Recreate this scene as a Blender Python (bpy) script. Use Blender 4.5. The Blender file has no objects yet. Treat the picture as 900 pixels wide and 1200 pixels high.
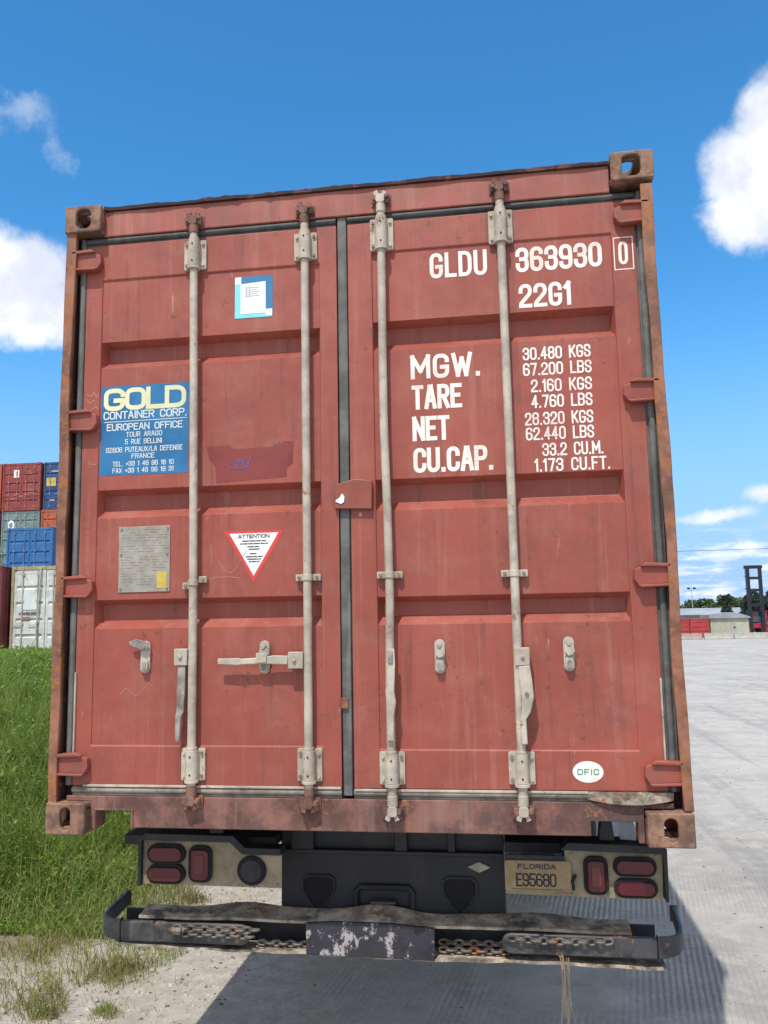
import bpy, math, random
import numpy as np
from mathutils import Vector, Matrix
random.seed(7)
RNG = np.random.default_rng(11)
S = bpy.context.scene
COL = S.collection

# ------------------------------------------------------------------ camera, sky, sun, exposure
cam_d = bpy.data.cameras.new('camera'); cam = bpy.data.objects.new('camera', cam_d); COL.objects.link(cam)
cam_d.sensor_fit = 'VERTICAL'; cam_d.sensor_height = 24.0; cam_d.lens = 24.0 * 0.98 / 1.2
cam_d.clip_start = 0.05; cam_d.clip_end = 3000
_r = Vector((0.98900334, 0.14681713, -0.01780794)); _u = Vector((0.03638282, -0.12482153, 0.99151191)); _f = Vector((-0.14334812, 0.9812565, 0.12879053))
cam.matrix_world = Matrix(((_r.x, _u.x, -_f.x, 0.60205), (_r.y, _u.y, -_f.y, -3.15925), (_r.z, _u.z, -_f.z, 2.0054), (0, 0, 0, 1)))
S.camera = cam
S.view_settings.view_transform = 'Standard'; S.view_settings.look = 'None'
S.view_settings.exposure = 0.0; S.view_settings.gamma = 1.0; S.view_settings.use_curve_mapping = False

SUN_TO = Vector((-0.14, -0.55, 1.0)).normalized()          # towards the sun
sun_d = bpy.data.lights.new('sun', 'SUN'); sun = bpy.data.objects.new('sun', sun_d); COL.objects.link(sun)
sun_d.energy = 4.3; sun_d.angle = math.radians(0.6); sun_d.color = (1.0, 0.955, 0.89)
sun.rotation_euler = SUN_TO.to_track_quat('Z', 'Y').to_euler(); sun.location = SUN_TO * 60
sun_el = math.asin(SUN_TO.z); sun_rot = math.atan2(SUN_TO.x, SUN_TO.y)

world = bpy.data.worlds.new('World'); S.world = world; world.use_nodes = True
nt = world.node_tree; N = nt.nodes; L = nt.links
bg = N['Background']; bg.inputs['Strength'].default_value = 0.15
sky = N.new('ShaderNodeTexSky'); sky.sky_type = 'NISHITA'; sky.sun_disc = False
sky.sun_elevation = sun_el; sky.sun_rotation = sun_rot; sky.air_density = 1.0; sky.dust_density = 0.1; sky.ozone_density = 2.2; sky.altitude = 0
def wm(op, a, b=None, clamp=False):
    n = N.new('ShaderNodeMath'); n.operation = op; n.use_clamp = clamp
    for i, v in enumerate((a, b)):
        if v is None: continue
        if isinstance(v, (int, float)): n.inputs[i].default_value = v
        else: L.new(v, n.inputs[i])
    return n.outputs[0]
def wv(op, a, b):
    n = N.new('ShaderNodeVectorMath'); n.operation = op
    for i, v in enumerate((a, b)):
        if v is None: continue
        if isinstance(v, (tuple, list)): n.inputs[i].default_value = v
        else: L.new(v, n.inputs[i])
    return n.outputs['Value' if op in ('LENGTH', 'DOT_PRODUCT') else 'Vector']
tc = N.new('ShaderNodeTexCoord'); D = wv('NORMALIZE', tc.outputs['Generated'], None)
sep = N.new('ShaderNodeSeparateXYZ'); L.new(D, sep.inputs[0])
def wnoise(scale, vec, detail=6, rough=0.6):
    n = N.new('ShaderNodeTexNoise'); n.inputs['Scale'].default_value = scale; n.inputs['Detail'].default_value = detail; n.inputs['Roughness'].default_value = rough
    L.new(vec, n.inputs['Vector']); return n
hs = N.new('ShaderNodeHueSaturation'); L.new(sky.outputs[0], hs.inputs['Color']); hs.inputs['Saturation'].default_value = 1.08; hs.inputs['Value'].default_value = 1.0; hs.inputs['Hue'].default_value = 0.497
tint = N.new('ShaderNodeMix'); tint.data_type = 'RGBA'; tint.blend_type = 'MULTIPLY'; tint.inputs['Factor'].default_value = 1.0
L.new(hs.outputs[0], tint.inputs['A']); tint.inputs['B'].default_value = (0.50, 1.14, 1.42, 1)
elev = N.new('ShaderNodeMapRange'); elev.interpolation_type = 'SMOOTHERSTEP'; L.new(sep.outputs['Z'], elev.inputs['Value'])
elev.inputs['From Min'].default_value = 0.42; elev.inputs['From Max'].default_value = -0.05; elev.inputs['To Max'].default_value = 0.97
airy = N.new('ShaderNodeMix'); airy.data_type = 'RGBA'; L.new(elev.outputs[0], airy.inputs['Factor']); L.new(tint.outputs['Result'], airy.inputs['A']); airy.inputs['B'].default_value = (2.7, 4.0, 6.6, 1)
n1 = wnoise(9.0, D, 9, 0.62)
off = wv('SUBTRACT', n1.outputs['Color'], (0.5, 0.5, 0.5))
def wscale(v, s):
    n = N.new('ShaderNodeVectorMath'); n.operation = 'SCALE'; L.new(v, n.inputs[0]); n.inputs['Scale'].default_value = s; return n.outputs[0]
Dw = wv('ADD', D, wscale(off, 0.085)); Dw2 = wv('ADD', D, wscale(off, 0.16))
n1b = wnoise(30.0, D, 6, 0.6); Dw3 = wv('ADD', D, wscale(wv('SUBTRACT', n1b.outputs['Color'], (0.5, 0.5, 0.5)), 0.03))
def blob(c, sx, sz, soft=0.55, vec=Dw, amt=1.0):
    c = Vector(c).normalized()
    d = wv('SUBTRACT', vec, tuple(c))
    ln = wv('LENGTH', wv('MULTIPLY', d, (1/sx, 1/sx, 1/sz)), None)
    m = N.new('ShaderNodeMapRange'); m.interpolation_type = 'SMOOTHSTEP'
    L.new(ln, m.inputs['Value']); m.inputs['From Min'].default_value = 1.0; m.inputs['From Max'].default_value = soft; m.inputs['To Max'].default_value = amt
    return m.outputs[0]
blobs = [blob((0.270, 0.853, 0.452), .060, .060), blob((0.258, 0.86, 0.405), .056, .042), blob((0.305, 0.835, 0.485), .058, .085),
         blob((-0.515, 0.775, 0.375), .078, .055), blob((-0.50, 0.80, 0.335), .07, .045), blob((-0.55, 0.76, 0.36), .09, .07),
         blob((-0.478, 0.725, 0.52), .045, .022, 0.1, Dw2, .34), blob((-0.453, 0.745, 0.487), .025, .028, 0.1, Dw2, .3),
         blob((0.285, 0.955, 0.128), .034, .015, 0.3, Dw3, .95), blob((0.235, 0.965, 0.110), .05, .010, 0.2, Dw3, .85), blob((0.21, 0.97, 0.108), .03, .008, 0.2, Dw3, .6),
         blob((0.262, 0.965, 0.074), .03, .010, 0.2, Dw3, .8),
         blob((0.75, 0.6, 0.45), .2, .1), blob((-0.9, 0.35, 0.4), .18, .1), blob((-0.7, -0.5, 0.4), .3, .12), blob((0.5, -0.8, 0.35), .3, .1)]
m = blobs[0]
for b in blobs[1:]: m = wm('MAXIMUM', m, b)
# low bands of cloud over the horizon
st = wv('MULTIPLY', D, (9.0, 9.0, 46.0)); n2 = wnoise(1.6, st, 6, 0.6)
band = N.new('ShaderNodeMapRange'); band.interpolation_type = 'SMOOTHSTEP'; L.new(n2.outputs['Fac'], band.inputs['Value'])
band.inputs['From Min'].default_value = 0.45; band.inputs['From Max'].default_value = 0.64; band.inputs['To Max'].default_value = 0.8
low = N.new('ShaderNodeMapRange'); low.interpolation_type = 'SMOOTHSTEP'; L.new(sep.outputs['Z'], low.inputs['Value'])
low.inputs['From Min'].default_value = 0.12; low.inputs['From Max'].default_value = 0.045
m = wm('MAXIMUM', m, wm('MULTIPLY', band.outputs[0], low.outputs[0]))
# unseen broken cloud added behind the viewer and at the sides, whitening the shade
n4 = wnoise(2.6, D, 7, 0.6); fill_cloud = N.new('ShaderNodeMapRange'); fill_cloud.interpolation_type = 'SMOOTHSTEP'; L.new(n4.outputs['Fac'], fill_cloud.inputs['Value'])
fill_cloud.inputs['From Min'].default_value = 0.40; fill_cloud.inputs['From Max'].default_value = 0.52
beh = N.new('ShaderNodeMapRange'); L.new(sep.outputs['Y'], beh.inputs['Value']); beh.inputs['From Min'].default_value = 0.42; beh.inputs['From Max'].default_value = 0.25
m = wm('MAXIMUM', m, wm('MULTIPLY', fill_cloud.outputs[0], beh.outputs[0]))
n3 = wnoise(7.0, wv('ADD', D, (0.0, 0.0, 0.035)), 6, 0.6)
shade = N.new('ShaderNodeMapRange'); shade.interpolation_type = 'SMOOTHSTEP'; L.new(n3.outputs['Fac'], shade.inputs['Value'])
shade.inputs['From Min'].default_value = 0.38; shade.inputs['From Max'].default_value = 0.6
cc = N.new('ShaderNodeMix'); cc.data_type = 'RGBA'; L.new(shade.outputs[0], cc.inputs['Factor'])
cc.inputs['A'].default_value = (5.2, 5.6, 6.6, 1); cc.inputs['B'].default_value = (7.6, 7.7, 7.8, 1)
mx = N.new('ShaderNodeMix'); mx.data_type = 'RGBA'; L.new(m, mx.inputs['Factor']); L.new(airy.outputs['Result'], mx.inputs['A']); L.new(cc.outputs['Result'], mx.inputs['B'])
L.new(mx.outputs['Result'], bg.inputs['Color'])

# ------------------------------------------------------------------ materials
def newmat(name):
    m = bpy.data.materials.new(name); m.use_nodes = True
    return m, m.node_tree, m.node_tree.nodes['Principled BSDF']
def nd(t, kind, **kw):
    n = t.nodes.new(kind)
    for k, v in kw.items():
        if hasattr(n, k): setattr(n, k, v)
        else: n.inputs[k].default_value = v
    return n
def noise(t, vec, scale, detail=5, rough=0.6, stretch=None, loc=(0, 0, 0)):
    mp = nd(t, 'ShaderNodeMapping'); t.links.new(vec, mp.inputs['Vector']); mp.inputs['Location'].default_value = loc
    if stretch: mp.inputs['Scale'].default_value = stretch
    n = nd(t, 'ShaderNodeTexNoise'); n.inputs['Scale'].default_value = scale; n.inputs['Detail'].default_value = detail; n.inputs['Roughness'].default_value = rough
    t.links.new(mp.outputs[0], n.inputs['Vector']); return n.outputs['Fac']
def mrange(t, v, a, b, c=0.0, d=1.0):
    m = nd(t, 'ShaderNodeMapRange'); m.interpolation_type = 'SMOOTHSTEP'
    t.links.new(v, m.inputs['Value'])
    for k, x in zip(('From Min', 'From Max', 'To Min', 'To Max'), (a, b, c, d)): m.inputs[k].default_value = x
    return m.outputs[0]
def mix(t, f, a, b):
    m = nd(t, 'ShaderNodeMix'); m.data_type = 'RGBA'
    if isinstance(f, (int, float)): m.inputs['Factor'].default_value = f
    else: t.links.new(f, m.inputs['Factor'])
    for k, x in (('A', a), ('B', b)):
        if isinstance(x, (tuple, list)): m.inputs[k].default_value = (*x[:3], 1)
        else: t.links.new(x, m.inputs[k])
    return m.outputs['Result']
def mul(t, a, b):
    m = nd(t, 'ShaderNodeMath', operation='MULTIPLY')
    for i, x in enumerate((a, b)):
        if isinstance(x, (int, float)): m.inputs[i].default_value = x
        else: t.links.new(x, m.inputs[i])
    return m.outputs[0]
def bump(t, bs, h, strength=0.3, dist=0.01):
    b = nd(t, 'ShaderNodeBump'); b.inputs['Strength'].default_value = strength; b.inputs['Distance'].default_value = dist
    t.links.new(h, b.inputs['Height'])
    t.links.new(b.outputs[0], bs.inputs['Normal']); return b
def weather(name, col, rough=0.5, metal=0.0, var=0.14, scale=3.0, streak=0.0, streakcol=(0.5, 0.45, 0.42), rust=0.0, rustcol=(0.16, 0.07, 0.035), fine=0.0, bmp=0.15, dirt=0.0, dirtcol=(0.12, 0.1, 0.08), spec=0.4):
    m, t, bs = newmat(name)
    tc = nd(t, 'ShaderNodeTexCoord'); o = tc.outputs['Object']
    a = tuple(min(1, c*(1+var)) for c in col); b = tuple(c*(1-var) for c in col)
    big = noise(t, o, scale, 6, 0.65)
    c = mix(t, mrange(t, big, 0.38, 0.62), b, a)
    if streak:
        s = noise(t, o, 1.0, 6, 0.7, (16, 16, 0.9)); s2 = noise(t, o, 2.2, 3, 0.6, (1, 1, .5), (4, 2, 1))
        c = mix(t, mul(t, mrange(t, s, 0.47, 0.66, 0, streak), mrange(t, s2, 0.38, 0.6)), c, streakcol)
    if dirt:
        s = noise(t, o, 5.5, 8, 0.75, None, (3, 7, 2)); c = mix(t, mrange(t, s, 0.47, 0.64, 0, dirt), c, dirtcol)
    fn = noise(t, o, 60, 5, 0.7)
    if fine: c = mix(t, mrange(t, fn, 0.55, 0.72, 0, fine), c, tuple(x*0.45 for x in col))
    if rust:
        r1 = noise(t, o, 9, 9, 0.78, None, (9, 1, 5)); r = mrange(t, r1, 0.66 - 0.24*rust, 0.70 - 0.22*rust)
        rc = mix(t, noise(t, o, 35, 4), rustcol, tuple(min(1, x*2.2) for x in rustcol))
        c = mix(t, r, c, rc)
    t.links.new(c, bs.inputs['Base Color'])
    t.links.new(mrange(t, big, 0.3, 0.7, max(0.05, rough-0.08), min(1, rough+0.1)), bs.inputs['Roughness'])
    bs.inputs['Metallic'].default_value = metal; bs.inputs['Specular IOR Level'].default_value = spec
    if bmp: bump(t, bs, mix(t, 0.5, noise(t, o, 45, 6, 0.7), big), bmp, 0.004)
    return m

def red_paint(name, col, dust=0.22):
    m, t, bs = newmat(name)
    tc = nd(t, 'ShaderNodeTexCoord'); o = tc.outputs['Object']
    big = noise(t, o, 1.6, 5, 0.6); med = noise(t, o, 7, 7, 0.7, None, (2, 2, 2))
    c = mix(t, mrange(t, big, 0.35, 0.65), tuple(x*0.9 for x in col), tuple(x*1.08 for x in col))
    c = mix(t, mrange(t, med, 0.45, 0.66, 0, dust), c, (0.35, 0.16, 0.12))
    s = noise(t, o, 1.0, 7, 0.75, (24, 24, 0.8))                        # runs of rain-washed dirt
    c = mix(t, mrange(t, s, 0.52, 0.68, 0, 0.30), c, (0.39, 0.19, 0.14))
    s = noise(t, o, 1.0, 7, 0.75, (17, 17, 1.1), (5, 5, 5))
    c = mix(t, mrange(t, s, 0.53, 0.68, 0, 0.6), c, (0.155, 0.05, 0.042))
    sc = noise(t, o, 3.0, 9, 0.8, (9, 9, 1.2), (1, 8, 3))               # scratches
    c = mix(t, mrange(t, sc, 0.635, 0.66, 0, 0.6), c, (0.48, 0.27, 0.24))
    sc2 = noise(t, o, 2.4, 9, 0.85, (1.5, 1.5, 11), (7, 2, 9)); c = mix(t, mrange(t, sc2, 0.64, 0.67, 0, 0.5), c, (0.14, 0.05, 0.042))
    gr = noise(t, o, 4.5, 8, 0.8, None, (12, 4, 2)); c = mix(t, mrange(t, gr, 0.51, 0.66, 0, 0.5), c, (0.19, 0.06, 0.05))
    sp = noise(t, o, 26, 6, 0.75, None, (7, 3, 1)); sp2 = noise(t, o, 1.7, 3, 0.5, None, (11, 0, 4))
    c = mix(t, mul(t, mrange(t, sp, 0.60, 0.64), mrange(t, sp2, 0.47, 0.58)), c, (0.15, 0.06, 0.035))
    t.links.new(c, bs.inputs['Base Color'])
    t.links.new(mrange(t, med, 0.3, 0.7, 0.42, 0.62), bs.inputs['Roughness']); bs.inputs['Specular IOR Level'].default_value = 0.45
    b1 = bump(t, bs, noise(t, o, 2.6, 3, 0.5, None, (3, 3, 3)), 0.55, 0.02)
    b2 = nd(t, 'ShaderNodeBump'); b2.inputs['Strength'].default_value = 0.12; b2.inputs['Distance'].default_value = 0.003
    t.links.new(noise(t, o, 70, 4, 0.7), b2.inputs['Height']); t.links.new(b1.outputs[0], b2.inputs['Normal']); t.links.new(b2.outputs[0], bs.inputs['Normal'])
    return m

RED = (0.30, 0.072, 0.058)
M = {}
M['red'] = red_paint('red_container_paint', RED)
M['red_door'] = red_paint('red_door_paint', (0.300, 0.071, 0.049))
M['red_hinge'] = weather('red_hinge_paint', (0.27, 0.068, 0.048), 0.5, rust=0.25, dirt=0.35, bmp=0.3)
M['red_dusty'] = weather('dusty_red_sill', (0.165, 0.078, 0.064), 0.8, scale=7, var=0.4, streak=0.6, streakcol=(0.30, 0.205, 0.17), rust=0.38, dirt=0.75, dirtcol=(0.085, 0.055, 0.05), bmp=0.5)
M['header'] = weather('header_paint', (0.30, 0.085, 0.066), 0.55, scale=5, var=0.12, streak=0.35, streakcol=(0.42, 0.24, 0.2), rust=0.28, dirt=0.3, bmp=0.3)
M['dark_lip'] = weather('dark_rusty_lip', (0.05, 0.025, 0.025), 0.8, rust=0.5, rustcol=(0.09, 0.04, 0.03))
M['rusty'] = weather('rusty_brown_steel', (0.205, 0.118, 0.08), 0.75, scale=12, var=0.45, rust=0.5, rustcol=(0.11, 0.042, 0.02), streak=0.4, streakcol=(0.35, 0.17, 0.12), dirt=0.3, dirtcol=(0.07, 0.045, 0.035), bmp=0.7)
M['post'] = weather('rusty_post_paint', (0.24, 0.105, 0.065), 0.65, scale=6, var=0.35, rust=0.55, rustcol=(0.19, 0.07, 0.025), streak=0.5, streakcol=(0.32, 0.17, 0.12), dirt=0.6, dirtcol=(0.07, 0.04, 0.03), bmp=0.6)
M['channel'] = weather('shaded_post_channel', (0.075, 0.035, 0.032), 0.8, rust=0.3)  # dark colour stands for the shadow and dark gasket beside the post strip
M['keeper'] = weather('rusty_keeper', (0.17, 0.09, 0.07), 0.8, scale=14, var=0.35, rust=0.5, bmp=0.7)
M['rubber'] = weather('weathered_rubber', (0.055, 0.058, 0.06), 0.6, scale=6, var=0.3, streak=0.4, streakcol=(0.16, 0.155, 0.14), bmp=0.4)
M['rubber_mid'] = weather('mid_grey_rubber', (0.11, 0.112, 0.108), 0.7, scale=7, var=0.3, streak=0.5, streakcol=(0.26, 0.25, 0.22), dirt=0.4, dirtcol=(0.05, 0.05, 0.05), bmp=0.4)
M['rubber_grey'] = weather('grey_dusty_rubber', (0.27, 0.235, 0.195), 0.7, scale=9, var=0.3, dirt=0.6, dirtcol=(0.05, 0.045, 0.04), streak=0.5, streakcol=(0.26, 0.235, 0.2), bmp=0.5)
M['cream'] = weather('cream_hardware_paint', (0.44, 0.395, 0.325), 0.5, scale=9, var=0.16, streak=0.45, streakcol=(0.30, 0.24, 0.18), rust=0.27, rustcol=(0.17, 0.08, 0.05), dirt=0.5, dirtcol=(0.22, 0.165, 0.125), bmp=0.3)
M['bare'] = weather('worn_grey_steel', (0.30, 0.27, 0.25), 0.5, metal=0.2, scale=20, var=0.3, dirt=0.5, bmp=0.3)
M['bolt'] = weather('dull_bolt', (0.22, 0.18, 0.14), 0.6, metal=0.2, rust=0.3)
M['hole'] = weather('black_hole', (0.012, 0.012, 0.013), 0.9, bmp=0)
M['white'] = weather('worn_white_lettering', (0.80, 0.76, 0.70), 0.55, var=0.06, dirt=0.35, dirtcol=(0.45, 0.24, 0.2), bmp=0.1)
M['white_clean'] = weather('white_vinyl', (0.80, 0.82, 0.80), 0.4, var=0.04, bmp=0)
M['yellow'] = weather('pale_yellow_lettering', (0.70, 0.68, 0.42), 0.5, var=0.08, dirt=0.2, dirtcol=(0.3, 0.35, 0.3), bmp=0)
M['blue'] = weather('blue_vinyl', (0.022, 0.15, 0.33), 0.45, var=0.12, scale=5, dirt=0.15, dirtcol=(0.1, 0.2, 0.33), bmp=0.1)
M['blue2'] = weather('dark_blue_vinyl', (0.04, 0.19, 0.36), 0.4, var=0.06, bmp=0)
M['cyan'] = weather('cyan_vinyl', (0.22, 0.66, 0.72), 0.4, var=0.06, bmp=0)
M['palewhite'] = weather('pale_lettering', (0.62, 0.68, 0.68), 0.5, var=0.06, bmp=0)
M['decalred'] = weather('red_vinyl', (0.60, 0.06, 0.05), 0.45, var=0.08, bmp=0)
M['ink'] = weather('grey_ink', (0.09, 0.09, 0.10), 0.6, bmp=0)
M['greyink'] = weather('pale_grey_ink', (0.35, 0.37, 0.4), 0.6, bmp=0)
M['greenink'] = weather('green_ink', (0.05, 0.28, 0.16), 0.6, bmp=0)
M['platemetal'] = weather('dull_aluminium_plate', (0.33, 0.31, 0.27), 0.5, metal=0.2, scale=12, var=0.14, fine=0.35, dirt=0.4, dirtcol=(0.24, 0.2, 0.16))
M['yellowtag'] = weather('yellow_tag', (0.62, 0.45, 0.08), 0.5, dirt=0.3, bmp=0)
M['patch'] = weather('dark_red_paint_patch', (0.185, 0.036, 0.032), 0.5, var=0.2, streak=0.3, streakcol=(0.24, 0.06, 0.05))
M['chalk'] = weather('faint_chalk', (0.50, 0.28, 0.25), 0.8, var=0.2, bmp=0)
M['blueink'] = weather('blue_marker', (0.10, 0.10, 0.32), 0.6, bmp=0)
M['plywood'] = weather('floor_underside', (0.06, 0.045, 0.035), 0.9)
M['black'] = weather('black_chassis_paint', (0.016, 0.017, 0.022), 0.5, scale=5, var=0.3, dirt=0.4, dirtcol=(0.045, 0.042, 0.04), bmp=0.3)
M['bumper'] = weather('black_bumper_paint', (0.040, 0.041, 0.047), 0.5, scale=8, var=0.4, streak=0.4, streakcol=(0.12, 0.11, 0.10), dirt=0.45, dirtcol=(0.15, 0.13, 0.11), rust=0.25, bmp=0.4)
M['tan_edge'] = weather('dusty_flange', (0.36, 0.30, 0.23), 0.8, scale=13, var=0.4, dirt=0.9, dirtcol=(0.05, 0.042, 0.036), rust=0.35, bmp=0.5)
M['scuffed'] = weather('scuffed_white_plate', (0.025, 0.025, 0.032), 0.6, scale=6, var=0.3, bmp=0.5)
def _scuff():
    t = M['scuffed'].node_tree; bs = t.nodes['Principled BSDF']; o = [n for n in t.nodes if n.type == 'TEX_COORD'][0].outputs['Object']
    src = bs.inputs['Base Color'].links[0].from_socket
    s = noise(t, o, 17, 8, 0.75, (1, 1, .8)); c = mix(t, mrange(t, s, 0.55, 0.60), src, (0.36, 0.33, 0.33)); t.links.new(c, bs.inputs['Base Color'])
_scuff()
M['chain'] = weather('rusty_chain', (0.13, 0.115, 0.1), 0.6, metal=0.3, scale=25, var=0.4, rust=0.4)
M['khaki'] = weather('dirty_galvanised_panel', (0.27, 0.225, 0.145), 0.6, scale=6, var=0.16, streak=0.4, streakcol=(0.12, 0.09, 0.06), dirt=0.5, dirtcol=(0.09, 0.07, 0.05), rust=0.15, bmp=0.3)
M['plate'] = weather('dirty_licence_plate', (0.29, 0.205, 0.11), 0.6, scale=7, var=0.14, dirt=0.5, dirtcol=(0.12, 0.08, 0.05))
M['plateink'] = weather('dark_plate_ink', (0.02, 0.015, 0.02), 0.6, bmp=0)
M['silver'] = weather('silver_emblem', (0.5, 0.47, 0.38), 0.5, dirt=0.5)
M['bluegrey'] = weather('grey_blue_plate', (0.38, 0.4, 0.47), 0.6, dirt=0.3)
def lens_mat():
    m, t, bs = newmat('red_lamp_lens'); o = nd(t, 'ShaderNodeTexCoord').outputs['Object']
    wv_ = nd(t, 'ShaderNodeTexWave'); wv_.inputs['Scale'].default_value = 40; t.links.new(o, wv_.inputs['Vector'])
    c = mix(t, noise(t, o, 12), (0.05, 0.003, 0.008), (0.11, 0.006, 0.012)); t.links.new(c, bs.inputs['Base Color'])
    bs.inputs['Roughness'].default_value = 0.25; bs.inputs['Coat Weight'].default_value = 0.15
    bump(t, bs, wv_.outputs['Fac'], 0.5, 0.002); return m
M['lens'] = lens_mat()
M['lenspale'] = weather('faded_lamp_centre', (0.13, 0.035, 0.035), 0.4, var=0.15, bmp=0.1)
M['tyre'] = weather('tyre_rubber', (0.03, 0.03, 0.032), 0.8, dirt=0.4, dirtcol=(0.12, 0.1, 0.08), bmp=0.3)
M['rim'] = weather('dull_white_rim', (0.4, 0.39, 0.37), 0.5, rust=0.2, dirt=0.4)
M['straw'] = weather('dry_straw', (0.25, 0.19, 0.12), 0.9, bmp=0)
M['concrete_wall'] = weather('pale_concrete', (0.33, 0.33, 0.29), 0.9, scale=1.2, var=0.12, dirt=0.4, dirtcol=(0.26, 0.24, 0.2))
M['brown_concrete'] = weather('stained_concrete', (0.3, 0.25, 0.22), 0.9, scale=1.2, var=0.15, dirt=0.4, dirtcol=(0.18, 0.15, 0.13))
M['roof_metal'] = weather('pale_metal_roof', (0.36, 0.38, 0.38), 0.5, metal=0.1, scale=0.3, var=0.1)
M['wall_grey'] = weather('grey_metal_wall', (0.27, 0.29, 0.32), 0.6, scale=0.4, var=0.1)
M['wall_beige'] = weather('beige_metal_wall', (0.38, 0.38, 0.30), 0.7, scale=0.5, var=0.1, dirt=0.3)
M['pole'] = weather('galvanised_pole', (0.3, 0.31, 0.33), 0.5, metal=0.3)
M['darksteel'] = weather('dark_mast_steel', (0.012, 0.014, 0.024), 0.5, bmp=0)
M['handler_red'] = weather('machine_red_paint', (0.33, 0.02, 0.05), 0.45, bmp=0)
M['glass_dark'] = weather('dark_cab_glass', (0.05, 0.07, 0.09), 0.1, bmp=0, spec=0.8)
M['bark'] = weather('bark', (0.09, 0.065, 0.045), 0.9, bmp=0.3)
def leaf_mat(name, a, b, c3=None, sc=2.5, trans=0.25):
    m, t, bs = newmat(name); o = nd(t, 'ShaderNodeTexCoord').outputs['Object']
    c = mix(t, mrange(t, noise(t, o, sc, 5, 0.8), 0.3, 0.7), a, b)
    g = nd(t, 'ShaderNodeNewGeometry')
    c = mix(t, mrange(t, g.outputs['Random Per Island'], 0.0, 1.0, 0.0, 0.45), c, c3 or b)
    t.links.new(c, bs.inputs['Base Color']); bs.inputs['Roughness'].default_value = 0.6; bs.inputs['Specular IOR Level'].default_value = 0.25
    tr = nd(t, 'ShaderNodeBsdfTranslucent'); t.links.new(c, tr.inputs['Color']); mxs = nd(t, 'ShaderNodeMixShader'); mxs.inputs[0].default_value = trans
    t.links.new(bs.outputs[0], mxs.inputs[1]); t.links.new(tr.outputs[0], mxs.inputs[2]); t.links.new(mxs.outputs[0], t.nodes['Material Output'].inputs['Surface']); return m
M['leaf'] = leaf_mat('tree_leaves', (0.05, 0.085, 0.035), (0.10, 0.15, 0.06), sc=0.8)
M['leaf_dark'] = leaf_mat('dark_tree_leaves', (0.018, 0.032, 0.026), (0.035, 0.055, 0.04), sc=0.8, trans=0.1)
M['weed'] = leaf_mat('weed_leaves', (0.050, 0.135, 0.014), (0.18, 0.32, 0.04), (0.33, 0.44, 0.09), sc=1.9, trans=0.42)  # the darkest green stands for the shade in gaps between weeds
M['grass'] = leaf_mat('grass_blades', (0.14, 0.20, 0.035), (0.26, 0.30, 0.08), (0.42, 0.36, 0.16), sc=2.0, trans=0.35)
M['flower'] = weather('white_petals', (.6, .6, .52), .8, bmp=0)
M['dry'] = leaf_mat('dry_grass', (0.20, 0.18, 0.06), (0.33, 0.26, 0.11), (0.18, 0.24, 0.06), sc=4.0, trans=0.3)

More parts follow.
